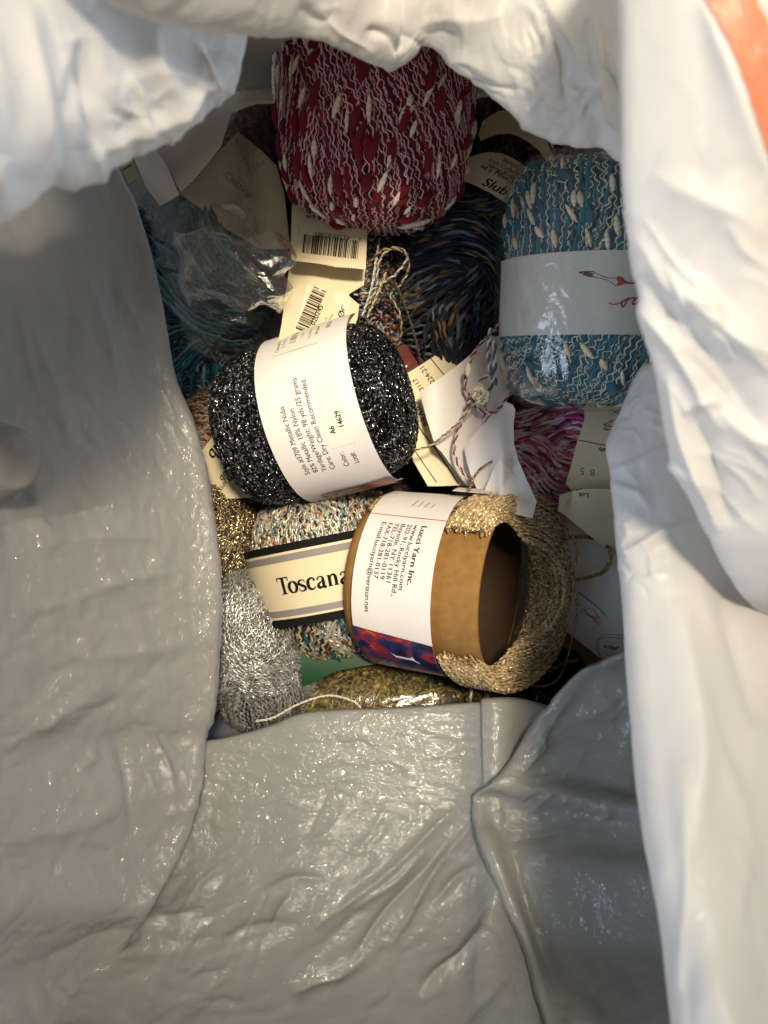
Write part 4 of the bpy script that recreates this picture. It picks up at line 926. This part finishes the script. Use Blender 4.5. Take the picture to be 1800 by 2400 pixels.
for y in (200, 280, 380, 470, 545, 600, 660, 720, 790, 870):
    xl = np.interp(y, [200, 400, 600, 870], [440, 300, 320, 370]); xr = np.interp(y, [200, 300, 500, 640, 690, 790, 870], [640, 655, 672, 682, 682, 650, 520])
    row = []
    for s_ in np.linspace(0, 1, 8):
        x = lerp(xl, xr, s_); q = 1 - abs(2 * s_ - 1) ** 2.4
        zt = np.interp(y, [200, 400, 560, 640, 800, 870], [0.100, 0.105, 0.100, 0.098, 0.080, 0.060])
        row.append((x, y, 0.035 + (zt - 0.035) * q ** 0.5 if 0 < s_ < 1 else 0.045))
    rows.append(row)
def dP(G, x, y):
    c_ = np.exp(-((x - 560) / 110) ** 2 - ((y - 620) / 70) ** 2)
    return (0.0010 + 0.0016 * c_) * crumple(G, 0.018, -20, 2.0, 91) + 0.0005 * crumple(G, 0.006, 60, 2, 92) * (0.3 + c_)
sheet('clear_pouch', rows, 240, 180, M['pouch'], t, disp=dP, folds=[(330, 600, 660, 690, 9, 0.004), (360, 570, 640, 700, 8, -0.003), (470, 560, 640, 650, 8, 0.003), (520, 740, 660, 800, 8, 0.002), (600, 240, 660, 560, 10, 0.003), (500, 470, 580, 500, 5, 0.002)])

rows = []
for y, z in ((535, 0.1135), (575, 0.1145), (620, 0.114), (665, 0.112), (705, 0.106)):
    sl = (y - 535) * 0.10
    rows.append([(x + (y - 620) * dx_ + 14 * math.sin(y * 0.07 + x), y + (x - 430) * 0.10 + 13 * math.sin(x * 0.045 + y), z - zz) for x, zz, dx_ in ((418, 0.007, 0.1), (435, 0.001, 0.1), (500, 0, 0), (570, 0, 0), (640, 0.001, -0.05), (678, 0.006, -0.1))])
M['pouch_highlight'] = clear_mat('clear_pouch_highlight', (0.92, 0.92, 0.88), 0.03, 0.09, 0.8, 110, 0.6, 0.0010, 2.5)  # glossier, hazier film for the added highlight sheet
sheet('pouch_highlight', rows, 110, 150, M['pouch_highlight'], t, disp=lambda G, x, y: 0.0011 * crumple(G, 0.012, -15, 2.2, 95))  # extra level sheet, added to catch the lamp as the pouch's highlight

# ---------------------------------------------------------------- brown and blue skein with the barcode label
BW = Ball(835, 660, 0.040, 92, 0, 230, 130, p=2.6)
t = thing('yarn_skein', 'brown, white and blue slub skein behind the cream barcode label', 'yarn skein', None, tuple(BW.c))
bw = variegated([(0.02, 0.010, 0.012), (0.16, 0.05, 0.02), (0.40, 0.30, 0.20), (0.02, 0.03, 0.05), (0.10, 0.03, 0.02), (0.25, 0.32, 0.36), (0.015, 0.01, 0.012)], 0.008, sharp=2)
parts = [BW.body('', None, None, 0.96, (0.012, 0.006, 0.006)), BW.wind(190, 240, 30, 14, 20, 3.0, 1.0, (-0.0004, 0.0020), 0.00065, (0.0005, 0.005), (0.003, 0.02), bw, 95, 5, 0.5, 0.003)]
yarn_obj('wound_yarn', parts, M['silk'], t)
def s3(x, y): return (680 + x * 0.15372, 460 + y * 0.15372)
stk_m = paper_mat('price_sticker', (0.80, 0.74, 0.58))
f = px_surface([(684, 600, 0.082), (856, 632, 0.084), (660, 780, 0.100)], bend=lambda X, Y: 0.001 * np.sin(X / 28))
pr = card([(684, 590), (858, 600), (853, 668), (815, 691), (842, 714), (838, 745), (820, 800), (650, 810), (660, 760), (676, 640)], f, [M['cream_paper'], M['ink'], stk_m, M['grey_ink']])
k = [s3(*q) for q in ((270, 1335), (480, 1385), (900, 1490), (900, 1800), (600, 2150), (40, 2150), (100, 1900))]
pr.mark(np.array([(x, -y) for x, y in k]), [(0, 1, 2, 3, 4, 5, 6)], 2)
q = s3(80, 2010); pr.bars((q[0], -q[1]), 66, 110, -31, 3, 1, 26)
q = s3(375, 1975); pr.text('020245', (q[0], -q[1]), 17, 66, 1, 0.02)
q = s3(545, 1905); pr.text('12', (q[0], -q[1]), 9, 66, 1); q = s3(600, 1905); pr.text('village', (q[0], -q[1]), 8, 60, 3)
q = s3(800, 1865); pr.text('\u00d8\u00d8', (q[0], -q[1]), 21, 66, 1, 0.02)
pr.build('paper_label', t)
f = px_surface([(686, 470, 0.088), (860, 470, 0.088), (700, 620, 0.094)], bend=lambda X, Y: 0.006 * np.clip((Y - 560) / 60, 0, 1) ** 2 - 0.004 * np.clip((X - 700) / 160, 0, 1))
pr = card([(686, 430), (862, 430), (860, 560), (857, 631), (787, 626), (740, 617), (692, 612), (683, 606), (681, 580), (683, 518)], f, [M['cream_paper'], M['ink'], M['brown_ink']], 8)
q = s3(365, 295); pr.text('Lot', (q[0], -q[1]), 13, 177, 1, 0.02)
q = s3(1085, 635); pr.text('8', (q[0], -q[1]), 11, 173.5, 1); q = s3(915, 605); pr.text('43189 01085', (q[0], -q[1]), 15.5, 173.5, 1, 0, 0, 1.02); q = s3(155, 515); pr.text('5', (q[0], -q[1]), 9, 173.5, 1)
q = s3(1022, 958); pr.bars((q[0], -q[1]), 173.5, 131, -44, 6, 1, 30)
for kk_ in range(22): 
    q = s3(75 + 45 * kk_, 985 + 5.2 * kk_); pr.line([(q[0], -q[1]), (q[0] + 2.5, -q[1] - 3 + (kk_ % 3))], 1.1, 1)
pr.build('barcode_tab', t)
# loose loops of its yarn
lp = [[(870, 610, 0.085), (900, 585, 0.090), (945, 590, 0.090), (958, 625, 0.088), (940, 665, 0.085), (915, 690, 0.085), (935, 730, 0.085), (940, 780, 0.08), (925, 830, 0.07)],
      [(830, 690, 0.086), (860, 685, 0.088), (900, 660, 0.092), (930, 640, 0.092), (955, 600, 0.09), (925, 580, 0.09), (890, 610, 0.09), (880, 680, 0.09), (850, 730, 0.09)],
      [(890, 560, 0.08), (880, 620, 0.088), (870, 680, 0.09), (850, 740, 0.10)], [(905, 640, 0.092), (885, 690, 0.094), (860, 745, 0.10)], [(920, 650, 0.09), (950, 720, 0.08), (975, 800, 0.068), (985, 850, 0.06)]]
cc = [[(0.40, 0.28, 0.12), (0.05, 0.05, 0.05)], [(0.55, 0.45, 0.28), (0.08, 0.10, 0.12)], [(0.55, 0.60, 0.58), (0.3, 0.3, 0.25)], [(0.5, 0.42, 0.22), (0.2, 0.15, 0.08)], [(0.10, 0.08, 0.05), (0.05, 0.05, 0.06)]]
for i, (q, c_) in enumerate(zip(lp, cc)): yarn_obj('loose_loop', [cord(q, 0.0006, c_, 2, 0.005, 200, i, 0.3)], M['silk'], t)

# ---------------------------------------------------------------- navy skein, centre right
BN = Ball(1080, 625, 0.046, 76, 4, 250, 155, p=2.3)
t = thing('yarn_skein', 'navy blue and ochre slub skein with a cream hand-lettered band, beside the blue ball', 'yarn skein', None, tuple(BN.c))
nv = variegated([(0.006, 0.008, 0.015), (0.015, 0.025, 0.06), (0.004, 0.005, 0.008), (0.03, 0.04, 0.06), (0.16, 0.10, 0.04), (0.008, 0.01, 0.02), (0.10, 0.13, 0.16), (0.012, 0.015, 0.03)], 0.04, sharp=1.2)
FN = [(60, -72, 72, 1), (85, -70, 20, 1), (45, -20, 70, 1), (10, -70, -5, 1), (75, 5, 60, 1), (25, -50, -22, 1), (95, -10, 25, 1)]
parts = [BN.body('', None, None, 0.96, (0.004, 0.004, 0.006)), BN.lay(fam(FN, 0.0016, BN.R), 200, 0.0, 0.00078, (0.0002, 0.006), (0.012, 0.03), nv, 101, 5, 0.25, 0.006, indiv=0.0007, rise=0.004)]
yarn_obj('wound_yarn', parts, M['wool'], t)
def s4(x, y): return (1100 + x * 0.22905, 230 + y * 0.22905)
f = px_surface([(1130, 370, 0.086), (1250, 420, 0.084), (1190, 480, 0.092)], bend=lambda X, Y: -0.00000045 * ((X - 1170) ** 2 + (Y - 420) ** 2) * 1.0)
pr = card([s4(*q) for q in ((0, 600), (90, 575), (200, 550), (330, 565), (460, 620), (560, 690), (640, 740), (760, 830), (700, 1000), (520, 1180), (395, 1090), (230, 980), (60, 890), (-60, 850))], f, [M['cream_paper'], M['ink']])
for s_, x, y, sz, an, b_ in (('IRISH', 325, 640, 14, -27, 0.01), ('Irish Collection', 190, 640, 12.5, -27, 0.01), ('Hand Knitting', 180, 690, 13.5, -27, 0.01), ("et's Mist Sl", 105, 705, 17.5, -27, 0.015), ('Slub', 115, 880, 31, -26, 0.02)):
    q = s4(x, y); pr.text(s_, (q[0], -q[1]), sz, an, 1, b_, 0.35, 1.2)
pr.build('paper_band', t)
# ---------------------------------------------------------------- wine skein behind it, and a brown one at the far right
BV = Ball(1205, 330, 0.040, 60, 0, 160, 135, p=2.4)
t = thing('yarn_skein', 'dark wine red skein in a wide cream band, in shade under the far flap', 'yarn skein', None, tuple(BV.c))
vn = variegated([(0.03, 0.006, 0.012), (0.10, 0.01, 0.02), (0.015, 0.012, 0.03), (0.20, 0.10, 0.10), (0.05, 0.01, 0.02)], 0.010, sharp=2)
parts = [BV.body('', None, None, 0.96, (0.01, 0.004, 0.006)), BV.wind(150, 220, 60, 14, 20, 3.0, 0.9, (-0.0006, 0.002), 0.0007, (0.0003, 0.006), (0.004, 0.025), vn, 111, 5, 0.4, 0.004)]
yarn_obj('wound_yarn', parts, M['silk'], t)
f = px_surface([(1130, 300, 0.080), (1200, 260, 0.082), (1290, 380, 0.080)])
ou = [(90, 380), (140, 230), (300, 130), (500, 110), (680, 200), (800, 340), (860, 470), (880, 600), (900, 720), (830, 740)]
inn = [(790, 660), (720, 540), (620, 460), (500, 390), (420, 365), (300, 370), (200, 400), (120, 440)]
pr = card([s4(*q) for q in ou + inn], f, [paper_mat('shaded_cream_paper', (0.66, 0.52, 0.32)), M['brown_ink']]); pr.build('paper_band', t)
yarn_obj('tie_thread', [cord([s4(1020, 450) + (0.09,), s4(950, 540) + (0.092,), s4(885, 640) + (0.094,), s4(890, 720) + (0.09,)], 0.0008, [(0.30, 0.04, 0.03), (0.2, 0.02, 0.02)], 2, 0.006, 60),
                        cord([s4(800, 440) + (0.088,), s4(860, 560) + (0.09,), s4(885, 640) + (0.094,), s4(915, 720) + (0.09,)], 0.0006, [(0.35, 0.06, 0.04), (0.2, 0.02, 0.02)], 2, 0.006, 60)], M['silk'], t)
BP = Ball(1420, 355, 0.050, 0, 0, 130, 90, p=2.6)
t = thing('yarn_skein', 'brown and plum skein just showing above the blue and white ball', 'yarn skein', None, tuple(BP.c))
br = variegated([(0.05, 0.025, 0.015), (0.12, 0.07, 0.04), (0.06, 0.015, 0.04), (0.25, 0.18, 0.10)], 0.010, sharp=2)
parts = [BP.body('', None, None, 0.96, (0.015, 0.008, 0.006)), BP.wind(120, 160, 15, 10, 20, 3.0, 0.9, (-0.0004, 0.0014), 0.0007, (0.0003, 0.006), (0.003, 0.025), br, 116, 5, 0.4, 0.004)]
yarn_obj('wound_yarn', parts, M['silk'], t)
yarn_obj('loose_end', [cord([s4(1195, 440) + (0.09,), s4(1190, 520) + (0.092,), s4(1185, 600) + (0.092,), s4(1180, 700) + (0.09,)], 0.0006, [(0.7, 0.65, 0.55), (0.4, 0.35, 0.3)], 2, 0.004, 80, 1, 0.3)], M['lurex'], t)

# ---------------------------------------------------------------- pink skein and its cream label
BQ = Ball(1312, 1065, 0.046, 86, 0, 175, 118, p=2.8)
t = thing('yarn_skein', 'shiny magenta, pink and white skein with a long cream label, right of the folded papers', 'yarn skein', None, tuple(BQ.c))
pk = variegated([(0.60, 0.10, 0.28), (0.80, 0.62, 0.64), (0.60, 0.06, 0.28), (0.80, 0.45, 0.52), (0.90, 0.80, 0.78), (0.60, 0.10, 0.32), (0.12, 0.01, 0.05), (0.85, 0.60, 0.62)], 0.035, sharp=1.2)
FQ = [(85, -75, 75, 1), (100, -70, 60, 1), (72, -20, 70, 1), (108, -50, 5, 1), (90, 10, 50, 1)]
parts = [BQ.body('', None, None, 0.95, (0.02, 0.004, 0.01)), BQ.lay(fam(FQ, 0.0017, BQ.R), 200, 0.0, 0.00085, (0.0002, 0.006), (0.008, 0.03), pk, 121, 6, 0.25, 0.006, indiv=0.0006, rise=0.003)]
yarn_obj('wound_yarn', parts, M['silk'], t)
def s5(x, y): return (1280 + x * 0.29851, 940 + y * 0.29851)
f = px_surface([(1378, 960, 0.084), (1330, 1130, 0.084), (1440, 1150, 0.080)], bend=lambda X, Y: 0.002 * np.sin(Y / 50))
pr = card([s5(*q) for q in ((300, -40), (340, 40), (820, 40), (820, 900), (400, 900), (150, 650), (185, 540), (250, 300), (300, 150))], f, [M['cream_paper'], M['ink'], M['grey_ink']])
def s5l(pts, w, mi=1, **kw): pr.line([(s5(*q)[0], -s5(*q)[1]) for q in pts], w, mi, **kw)
s5l([(250, 305), (475, 350), (700, 395)], 1.8)
q = s5(505, 375); pr.text('Italy', (q[0], -q[1]), 17, 173, 1, 0.01)
q = s5(385, 535); pr.text('8', (q[0], -q[1]), 24, 178, 2, 0.01); q = s5(305, 525); pr.text('5', (q[0], -q[1]), 24, 178, 2, 0.01)
s5l([(500, 60), (590, 120), (500, 105), (585, 60), (560, 100)], 1.3); s5l([(450, 225), (500, 225), (455, 215), (480, 190), (450, 185), (495, 165), (520, 150), (490, 200), (535, 195)], 1.3, smooth=40)
pr.build('paper_label', t)
f = px_surface([(1313, 1160, 0.086), (1420, 1150, 0.086), (1320, 1210, 0.080)], bend=lambda X, Y: 0.002 * np.sin(X / 30))
pr = card([s5(*q) for q in ((106, 735), (180, 715), (235, 700), (250, 688), (300, 690), (800, 690), (800, 1400), (530, 1210), (130, 885), (95, 865))], f, [M['cream_paper'], M['ink']])
q = s5(335, 722); pr.text('Lot', (q[0], -q[1]), 17, 178, 1, 0.02); 
q0, q1 = s5(235, 700), s5(285, 688); pr.line([(q0[0], -q0[1]), (q1[0], -q1[1])], 2.2, 1)
pr.build('label_fold', t)
fr = px_surface([(1313, 1160, 0.091), (1345, 1150, 0.0875), (1310, 1200, 0.088)])
pr = card([s5(*q) for q in ((106, 735), (245, 697), (215, 735), (150, 800), (130, 880), (92, 862))], fr, [M['cream_paper']]); pr.build('torn_corner', t)

# ---------------------------------------------------------------- loose paper labels in the middle
def s7(x, y): return (920 + x * 0.19289, 800 + y * 0.19289)
f = px_surface([(935, 885, 0.066), (1040, 825, 0.062), (1000, 1130, 0.070)])
t = None
pr = card([s7(*q) for q in ((80, 430), (340, 270), (600, 105), (800, 330), (900, 600), (1000, 1745), (530, 1760), (430, 1760), (250, 1450), (150, 900), (120, 700), (75, 520))], f, [M['cream_paper'], M['ink']])
def s7l(pts, w, mi=1, **kw): pr.line([(s7(*q)[0], -s7(*q)[1]) for q in pts], w, mi, **kw)
s7l([(88, 436), (340, 278), (598, 116)], 2.6); s7l([(450, 190), (535, 295), (625, 405)], 2.2); s7l([(150, 770), (330, 1075), (540, 1720)], 0.1); s7l([(165, 790), (250, 930), (380, 1130), (520, 1300)], 2.6); s7l([(240, 1285), (300, 1370), (400, 1520), (535, 1715)], 2.2)
s7l([(515, 1290), (650, 1500), (800, 1730)], 2.8)
for s_, x, y, sz, an in (('224-21', 520, 490, 17.5, 126), ('3117', 385, 580, 16.5, 125), ('BRAID', 455, 1010, 22, 117)):
    q = s7(x, y); pr.text(s_, (q[0], -q[1]), sz, an, 1, 0.01)
o = pr.build('price_label', None); tag(o, 'cream ruled price label marked BRAID 3117 and 224-21, right of the black ball', 'label', 'loose paper labels in the middle')
f = px_surface([(985, 925, 0.072), (1130, 800, 0.078), (1090, 1120, 0.074)], bend=lambda X, Y: 0.006 * np.exp(-((X - 1010) / 40) ** 2) + 0.003 * np.sin(Y / 70))
pr = card([s7(*q) for q in ((335, 640), (345, 600), (620, 420), (900, 200), (1130, 0), (1180, -60), (1330, -60), (1320, 250), (1440, 600), (1290, 800), (1130, 950), (960, 1300), (1000, 1760), (900, 1760), (780, 1600), (600, 1350), (520, 1270), (410, 930))], f, [M['white_paper']])
o = pr.build('blank_label', None); tag(o, 'plain white label sheet lying under the twisted red and white cord', 'label', 'loose paper labels in the middle')
def cone(X, Y):
    r = (X - 1174) / 60
    return 0.012 * np.exp(-np.abs(r) ** 1.2 * 1.6) * smoothstep(930, 1050, Y) + 0.003 * np.clip(1 - np.abs(X - 1100) / 40, 0, 1) + 0.004 * np.clip((X - 1174) / 40, 0, 1.4)
f = px_surface([(1095, 1045, 0.078), (1190, 950, 0.082), (1180, 1140, 0.086)], bend=cone)
pr = card([s7(*q) for q in ((868, 1300), (905, 1240), (1100, 1010), (1300, 770), (1340, 738), (1400, 742), (1465, 775), (1492, 830), (1470, 1000), (1478, 1250), (1530, 1450), (1640, 1700), (1750, 1950), (1700, 2150), (1100, 2000), (1010, 1760), (950, 1620), (900, 1450))], f, [M['white_paper']], 8)
o = pr.build('folded_label', None); tag(o, 'white label bent up into a standing fold just above the gold spool', 'label', 'loose paper labels in the middle')
f = px_surface([(1140, 1140, 0.094), (1170, 1075, 0.097), (1230, 1140, 0.096)], bend=lambda X, Y: 0.003 * np.exp(-((X - 1176) / 12) ** 2))
pr = card([s7(*q) for q in ((1130, 1780), (1210, 1590), (1290, 1440), (1345, 1465), (1420, 1560), (1600, 1800), (1600, 1900), (1100, 1900))], f, [M['white_paper']], 6)
o = pr.build('folded_label', None); tag(o, 'small bright triangular paper fold directly behind the gold spool band', 'label', 'loose paper labels in the middle')

# large white label under the spool, lower right
f = px_surface([(1300, 1190, 0.066), (1440, 1350, 0.062), (1400, 1540, 0.056)])
pr = card([s5(*q) for q in ((-60, 740), (0, 795), (100, 870), (330, 1040), (700, 1330), (700, 2100), (420, 2015), (100, 1760), (0, 1600), (60, 1000))], f, [M['white_paper'], M['ink'], M['red_ink']])
s5l([(255, 1500), (330, 1560), (420, 1630), (490, 1712)], (2.4, 2.0, 1.6, 0.8)); s5l([(230, 1600), (275, 1605), (240, 1580), (250, 1550)], 2.0, 2)
s5l([(420, 1700), (350, 1690), (270, 1650), (300, 1640), (400, 1745), (420, 1740), (330, 1670), (300, 1640), (360, 1630), (395, 1680), (425, 1705)], 1.4, 2, smooth=60)
for k in (0, 14): s5l([(640, 1850 - 1.6 * k + 14), (470, 1842 + 14 - 1.6 * k), (420, 1862 - 0.6 * k + 8), (400 - k + 8, 1910), (408 - k + 8, 1965), (445 - k, 2030)], 1.0, 1, smooth=40)
q = s5(570, 1935); pr.text('piece', (q[0], -q[1]), 16, 168, 1, 0.02, 0.3); s5l([(455, 1975), (500, 2005)], 1.2)
o = pr.build('printed_label', None); tag(o, 'large white label with red looped script and an oval outline, between spool and right rim', 'label')
f = px_surface([(1320, 1440, 0.050), (1400, 1540, 0.048), (1300, 1500, 0.048)])
pr = card([s5(*q) for q in ((100, 1650), (240, 1800), (420, 2010), (500, 2100), (200, 2200), (50, 1900))], f, [plain_mat('kraft_card', (0.36, 0.22, 0.07), 0.6)])
o = pr.build('kraft_card', None); tag(o, 'tan kraft card corner sticking out beneath the large white label', 'card')
f = px_surface([(1300, 1520, 0.053), (1370, 1550, 0.053), (1280, 1600, 0.050)])
pr = card([s5(*q) for q in ((90, 1912), (262, 1972), (316, 2085), (250, 2250), (-150, 2400), (-500, 2300), (-100, 2050))], f, [plain_mat('black_card', (0.006, 0.007, 0.008), 0.35)])
o = pr.build('black_card', None); tag(o, 'glossy black card with a cut corner below the gold spool', 'card')
BD = Ball(1240, 1655, 0.034, 10, 0, 130, 75, p=2.6)
t = thing('yarn_ball', 'dark grey sparkling yarn ball peeping out under the black card', 'yarn ball', None, tuple(BD.c))
parts = [BD.body('', None, None, 0.96, (0.01, 0.012, 0.014)), BD.wind(170, 200, 40, 14, 0, 4.0, 0.8, (-0.0002, 0.0016), 0.0004, (0.0004, 0.0034), (0.002, 0.02), variegated(blk, 0.0022, sharp=2), 131, 5, 0.7, 0.0016)]
yarn_obj('wound_yarn', parts, M['lurex_dark'], t)

# ---------------------------------------------------------------- olive yarn in clear wrap with a green band
BO = Ball(890, 1655, 0.034, 6, 0, 275, 118, p=2.4)
t = thing('yarn_ball', 'olive and gold yarn in clear wrap with a plain green band, under the spool', 'yarn ball', None, tuple(BO.c))
ol = variegated([(0.05, 0.03, 0.006), (0.16, 0.11, 0.015), (0.30, 0.22, 0.03), (0.03, 0.015, 0.008), (0.22, 0.15, 0.03)], 0.008, sharp=2)
parts = [BO.body('', None, None, 0.95, (0.015, 0.009, 0.004)), BO.wind(140, 220, 50, 10, 30, 2.0, 0.8, (-0.0006, 0.002), 0.0008, (0.0003, 0.006), (0.004, 0.02), ol, 141, 5, 0.5, 0.003)]
parts.append(BO.slubs(120, 40, 30, 0.003, 0.0011, (0.36, 0.28, 0.07), 142, 0.0026, 3, cv=0.3))
yarn_obj('wound_yarn', parts, M['silk'], t)
f = px_surface([(690, 1560, 0.068), (880, 1530, 0.070), (700, 1620, 0.069)], bend=lambda X, Y: -0.0000004 * (Y - 1570) ** 2)
pr = card([(640, 1480), (900, 1480), (960, 1560), (880, 1556), (790, 1572), (706, 1612), (660, 1640)], f, [plain_mat('green_card', (0.002, 0.045, 0.016), 0.4)]); pr.build('green_band', t)
u, v = np.meshgrid(np.linspace(0.02, np.pi - 0.02, 120), np.linspace(-2.0, 2.0, 120), indexing='ij')
d = np.stack([np.cos(u), np.sin(u) * np.cos(v), np.sin(u) * np.sin(v)], -1)
X, nn = BO.proj(d, 0.0038); X = X + nn * (0.0012 * crumple(X, 0.018, 10, 2.0, 143))[..., None]
mesh_obj('clear_wrapper', X.reshape(-1, 3), grid_faces(120, 120)[:, ::-1], M['clear'], t)
# dark picture card at the lower left corner
f = px_surface([(500, 1680, 0.046), (600, 1700, 0.046), (520, 1740, 0.05)])
pr = card([(440, 1650), (500, 1672), (560, 1700), (640, 1740), (640, 1800), (420, 1800)], f, [plain_mat('navy_print', (0.01, 0.025, 0.06), 0.35), plain_mat('red_print_ink', (0.12, 0.008, 0.012), 0.35)])
pr.mark(np.array([(552, -1696), (640, -1740), (640, -1800), (548, -1800)]), [(0, 3, 2, 1)], 1)
o = pr.build('picture_card', None); tag(o, 'navy and dark red printed card corner below the silver ball', 'card')
# plum glossy packet between the black ball and the ruled label
f = px_surface([(940, 820, 0.058), (1040, 830, 0.054), (940, 900, 0.060)], bend=lambda X, Y: 0.003 * np.sin(X / 16) * np.sin(Y / 21 + X / 50))
pr = card([(900, 815), (960, 808), (1010, 812), (1050, 840), (1040, 870), (940, 900), (900, 960)], f, [plain_mat('plum_foil', (0.12, 0.035, 0.03), 0.18, scale=60, var=0.6)], 5)
o = pr.build('foil_packet', None); tag(o, 'small plum brown shiny packet wedged right of the black ball', 'packet')

# ---------------------------------------------------------------- loose cords
rw = [(0.62, 0.52, 0.46), (0.22, 0.015, 0.05)]
c1 = [(1170, 760, 0.085), (1115, 820, 0.082), (1095, 870, 0.084), (1090, 905, 0.084), (1100, 935, 0.084), (1085, 980, 0.086), (1070, 1020, 0.086), (1065, 1060, 0.084), (1080, 1100, 0.082), (1110, 1135, 0.082)]
c2 = [(1105, 935, 0.086), (1125, 962, 0.086), (1160, 965, 0.084), (1195, 925, 0.080), (1210, 900, 0.078)]
c3 = [(1095, 945, 0.088), (1110, 920, 0.090), (1125, 895, 0.090), (1145, 878, 0.090)]
c4 = [(1138, 930, 0.086), (1138, 960, 0.084), (1135, 990, 0.082)]
t = thing('loose_yarn', 'dark red and white twisted cord with a cream knot on the white label', 'loose yarn', None, tuple(P(1110, 930, 0.086)))
knot = [[(1108, 925, 0.088), (1120, 905, 0.093), (1135, 915, 0.094), (1128, 930, 0.092), (1112, 928, 0.092), (1118, 912, 0.095), (1140, 922, 0.094), (1136, 940, 0.09), (1120, 945, 0.09), (1128, 920, 0.096)]]
yarn_obj('twisted_strand', [cord(q, 0.00072, rw, 2, 0.0052, 240, i, 0.1) for i, q in enumerate((c1, c2, c3, c4))], M['silk'], t)
yarn_obj('knot', [cord(q, 0.0012, [(0.78, 0.70, 0.52), (0.70, 0.60, 0.45)], 2, 0.006, 220, i, 0.3) for i, q in enumerate(knot)], M['silk'], t)
V, F, C = tubes(np.array([[P(1098 - q * 0.8, 850 + q * 18, 0.088) for q in np.linspace(0, 1.9, 14)]]), np.broadcast_to(np.array([0, 0, 1.]), (1, 14, 3)), 0.0016 * np.sqrt(np.clip(1 - np.linspace(-1, 1, 14) ** 2, 0.01, 1))[None], np.broadcast_to(np.array([0.78, 0.70, 0.52]), (1, 14, 3)), 9)
mesh_obj('slub', V, F, M['wool'], t, col=C)
t = None
V, F, C = cord([(930, 1062, 0.088), (960, 1055, 0.088), (1000, 1048, 0.086), (1035, 1025, 0.088), (1070, 995, 0.090), (1095, 965, 0.092), (1115, 945, 0.092)], 0.0006, [(0.50, 0.42, 0.28), (0.10, 0.08, 0.05)], 2, 0.0055, 200)
o = mesh_obj('loose_yarn', V, F, M['silk'], None, col=C); tag(o, 'thin tan and dark twisted cord running from the black ball to the cream knot', 'loose yarn')
V, F, C = merge([cord([(1150, 770, 0.09), (1145, 830, 0.09), (1150, 870, 0.09), (1165, 900, 0.086)], 0.0010, [(0.6, 0.56, 0.45), (0.16, 0.10, 0.06)], 2, 0.0055, 160),
                 cord([(1158, 800, 0.09), (1160, 850, 0.09), (1152, 900, 0.09), (1140, 920, 0.09)], 0.0010, [(0.66, 0.62, 0.5), (0.02, 0.09, 0.14)], 2, 0.009, 160)])
o = mesh_obj('loose_yarn', V, F, M['silk'], None, col=C); tag(o, 'cream, brown and blue strands hanging beside the blue and white ball', 'loose yarn')
V, F, C = merge([cord([(600, 1690, 0.085), (640, 1682, 0.083), (700, 1650, 0.082), (770, 1630, 0.08), (830, 1645, 0.08), (850, 1668, 0.078)], 0.0005, [(0.75, 0.70, 0.62), (0.6, 0.52, 0.42)], 2, 0.004, 200, 3, 0.25)])
o = mesh_obj('loose_yarn', V, F, M['silk'], None, col=C); tag(o, 'white crinkled strand curving over the olive yarn by the lower wall', 'loose yarn')
V, F, C = cord([(1107, 1590, 0.07), (1105, 1615, 0.07), (1100, 1660, 0.07)], 0.0007, [(0.75, 0.70, 0.62), (0.5, 0.42, 0.32)], 2, 0.004, 80, 3, 0.3)
o = mesh_obj('loose_yarn', V, F, M['silk'], None, col=C); tag(o, 'short cream strand hanging below the front of the spool band', 'loose yarn')
V, F, C = cord([(1250, 1590, 0.064), (1290, 1570, 0.064), (1330, 1552, 0.064), (1355, 1548, 0.064)], 0.0008, [(0.45, 0.36, 0.2), (0.2, 0.16, 0.08)], 2, 0.004, 80, 3, 0.4)
o = mesh_obj('loose_yarn', V, F, M['lurex'], None, col=C); tag(o, 'short gold strand lying across the black card', 'loose yarn')

# ---------------------------------------------------------------- filler skeins, added so that the gaps stay dark
deep = [(980, 1020, 0.018, 80, 220, 110, 'added dark brown filler skein deep in the gap between the black ball and the spool'), (640, 400, 0.018, 60, 240, 130, 'added black brown filler skein deep in the gap left of the maroon ball'),
        (1010, 880, 0.014, 10, 160, 110, 'added deep olive brown filler skein beneath the plum packet'), (1190, 920, 0.022, 90, 160, 110, 'added maroon brown filler skein in shadow beneath the blue and white ball'),
        (560, 1120, 0.012, 70, 200, 110, 'added dark filler skein beneath the cream hand-lettered label'), (1120, 1620, 0.014, 0, 240, 90, 'added black filler skein in the dark gap below the spool'), (1300, 250, 0.018, 0, 260, 120, 'added dark plum filler skein in the shade beneath the far flap')]
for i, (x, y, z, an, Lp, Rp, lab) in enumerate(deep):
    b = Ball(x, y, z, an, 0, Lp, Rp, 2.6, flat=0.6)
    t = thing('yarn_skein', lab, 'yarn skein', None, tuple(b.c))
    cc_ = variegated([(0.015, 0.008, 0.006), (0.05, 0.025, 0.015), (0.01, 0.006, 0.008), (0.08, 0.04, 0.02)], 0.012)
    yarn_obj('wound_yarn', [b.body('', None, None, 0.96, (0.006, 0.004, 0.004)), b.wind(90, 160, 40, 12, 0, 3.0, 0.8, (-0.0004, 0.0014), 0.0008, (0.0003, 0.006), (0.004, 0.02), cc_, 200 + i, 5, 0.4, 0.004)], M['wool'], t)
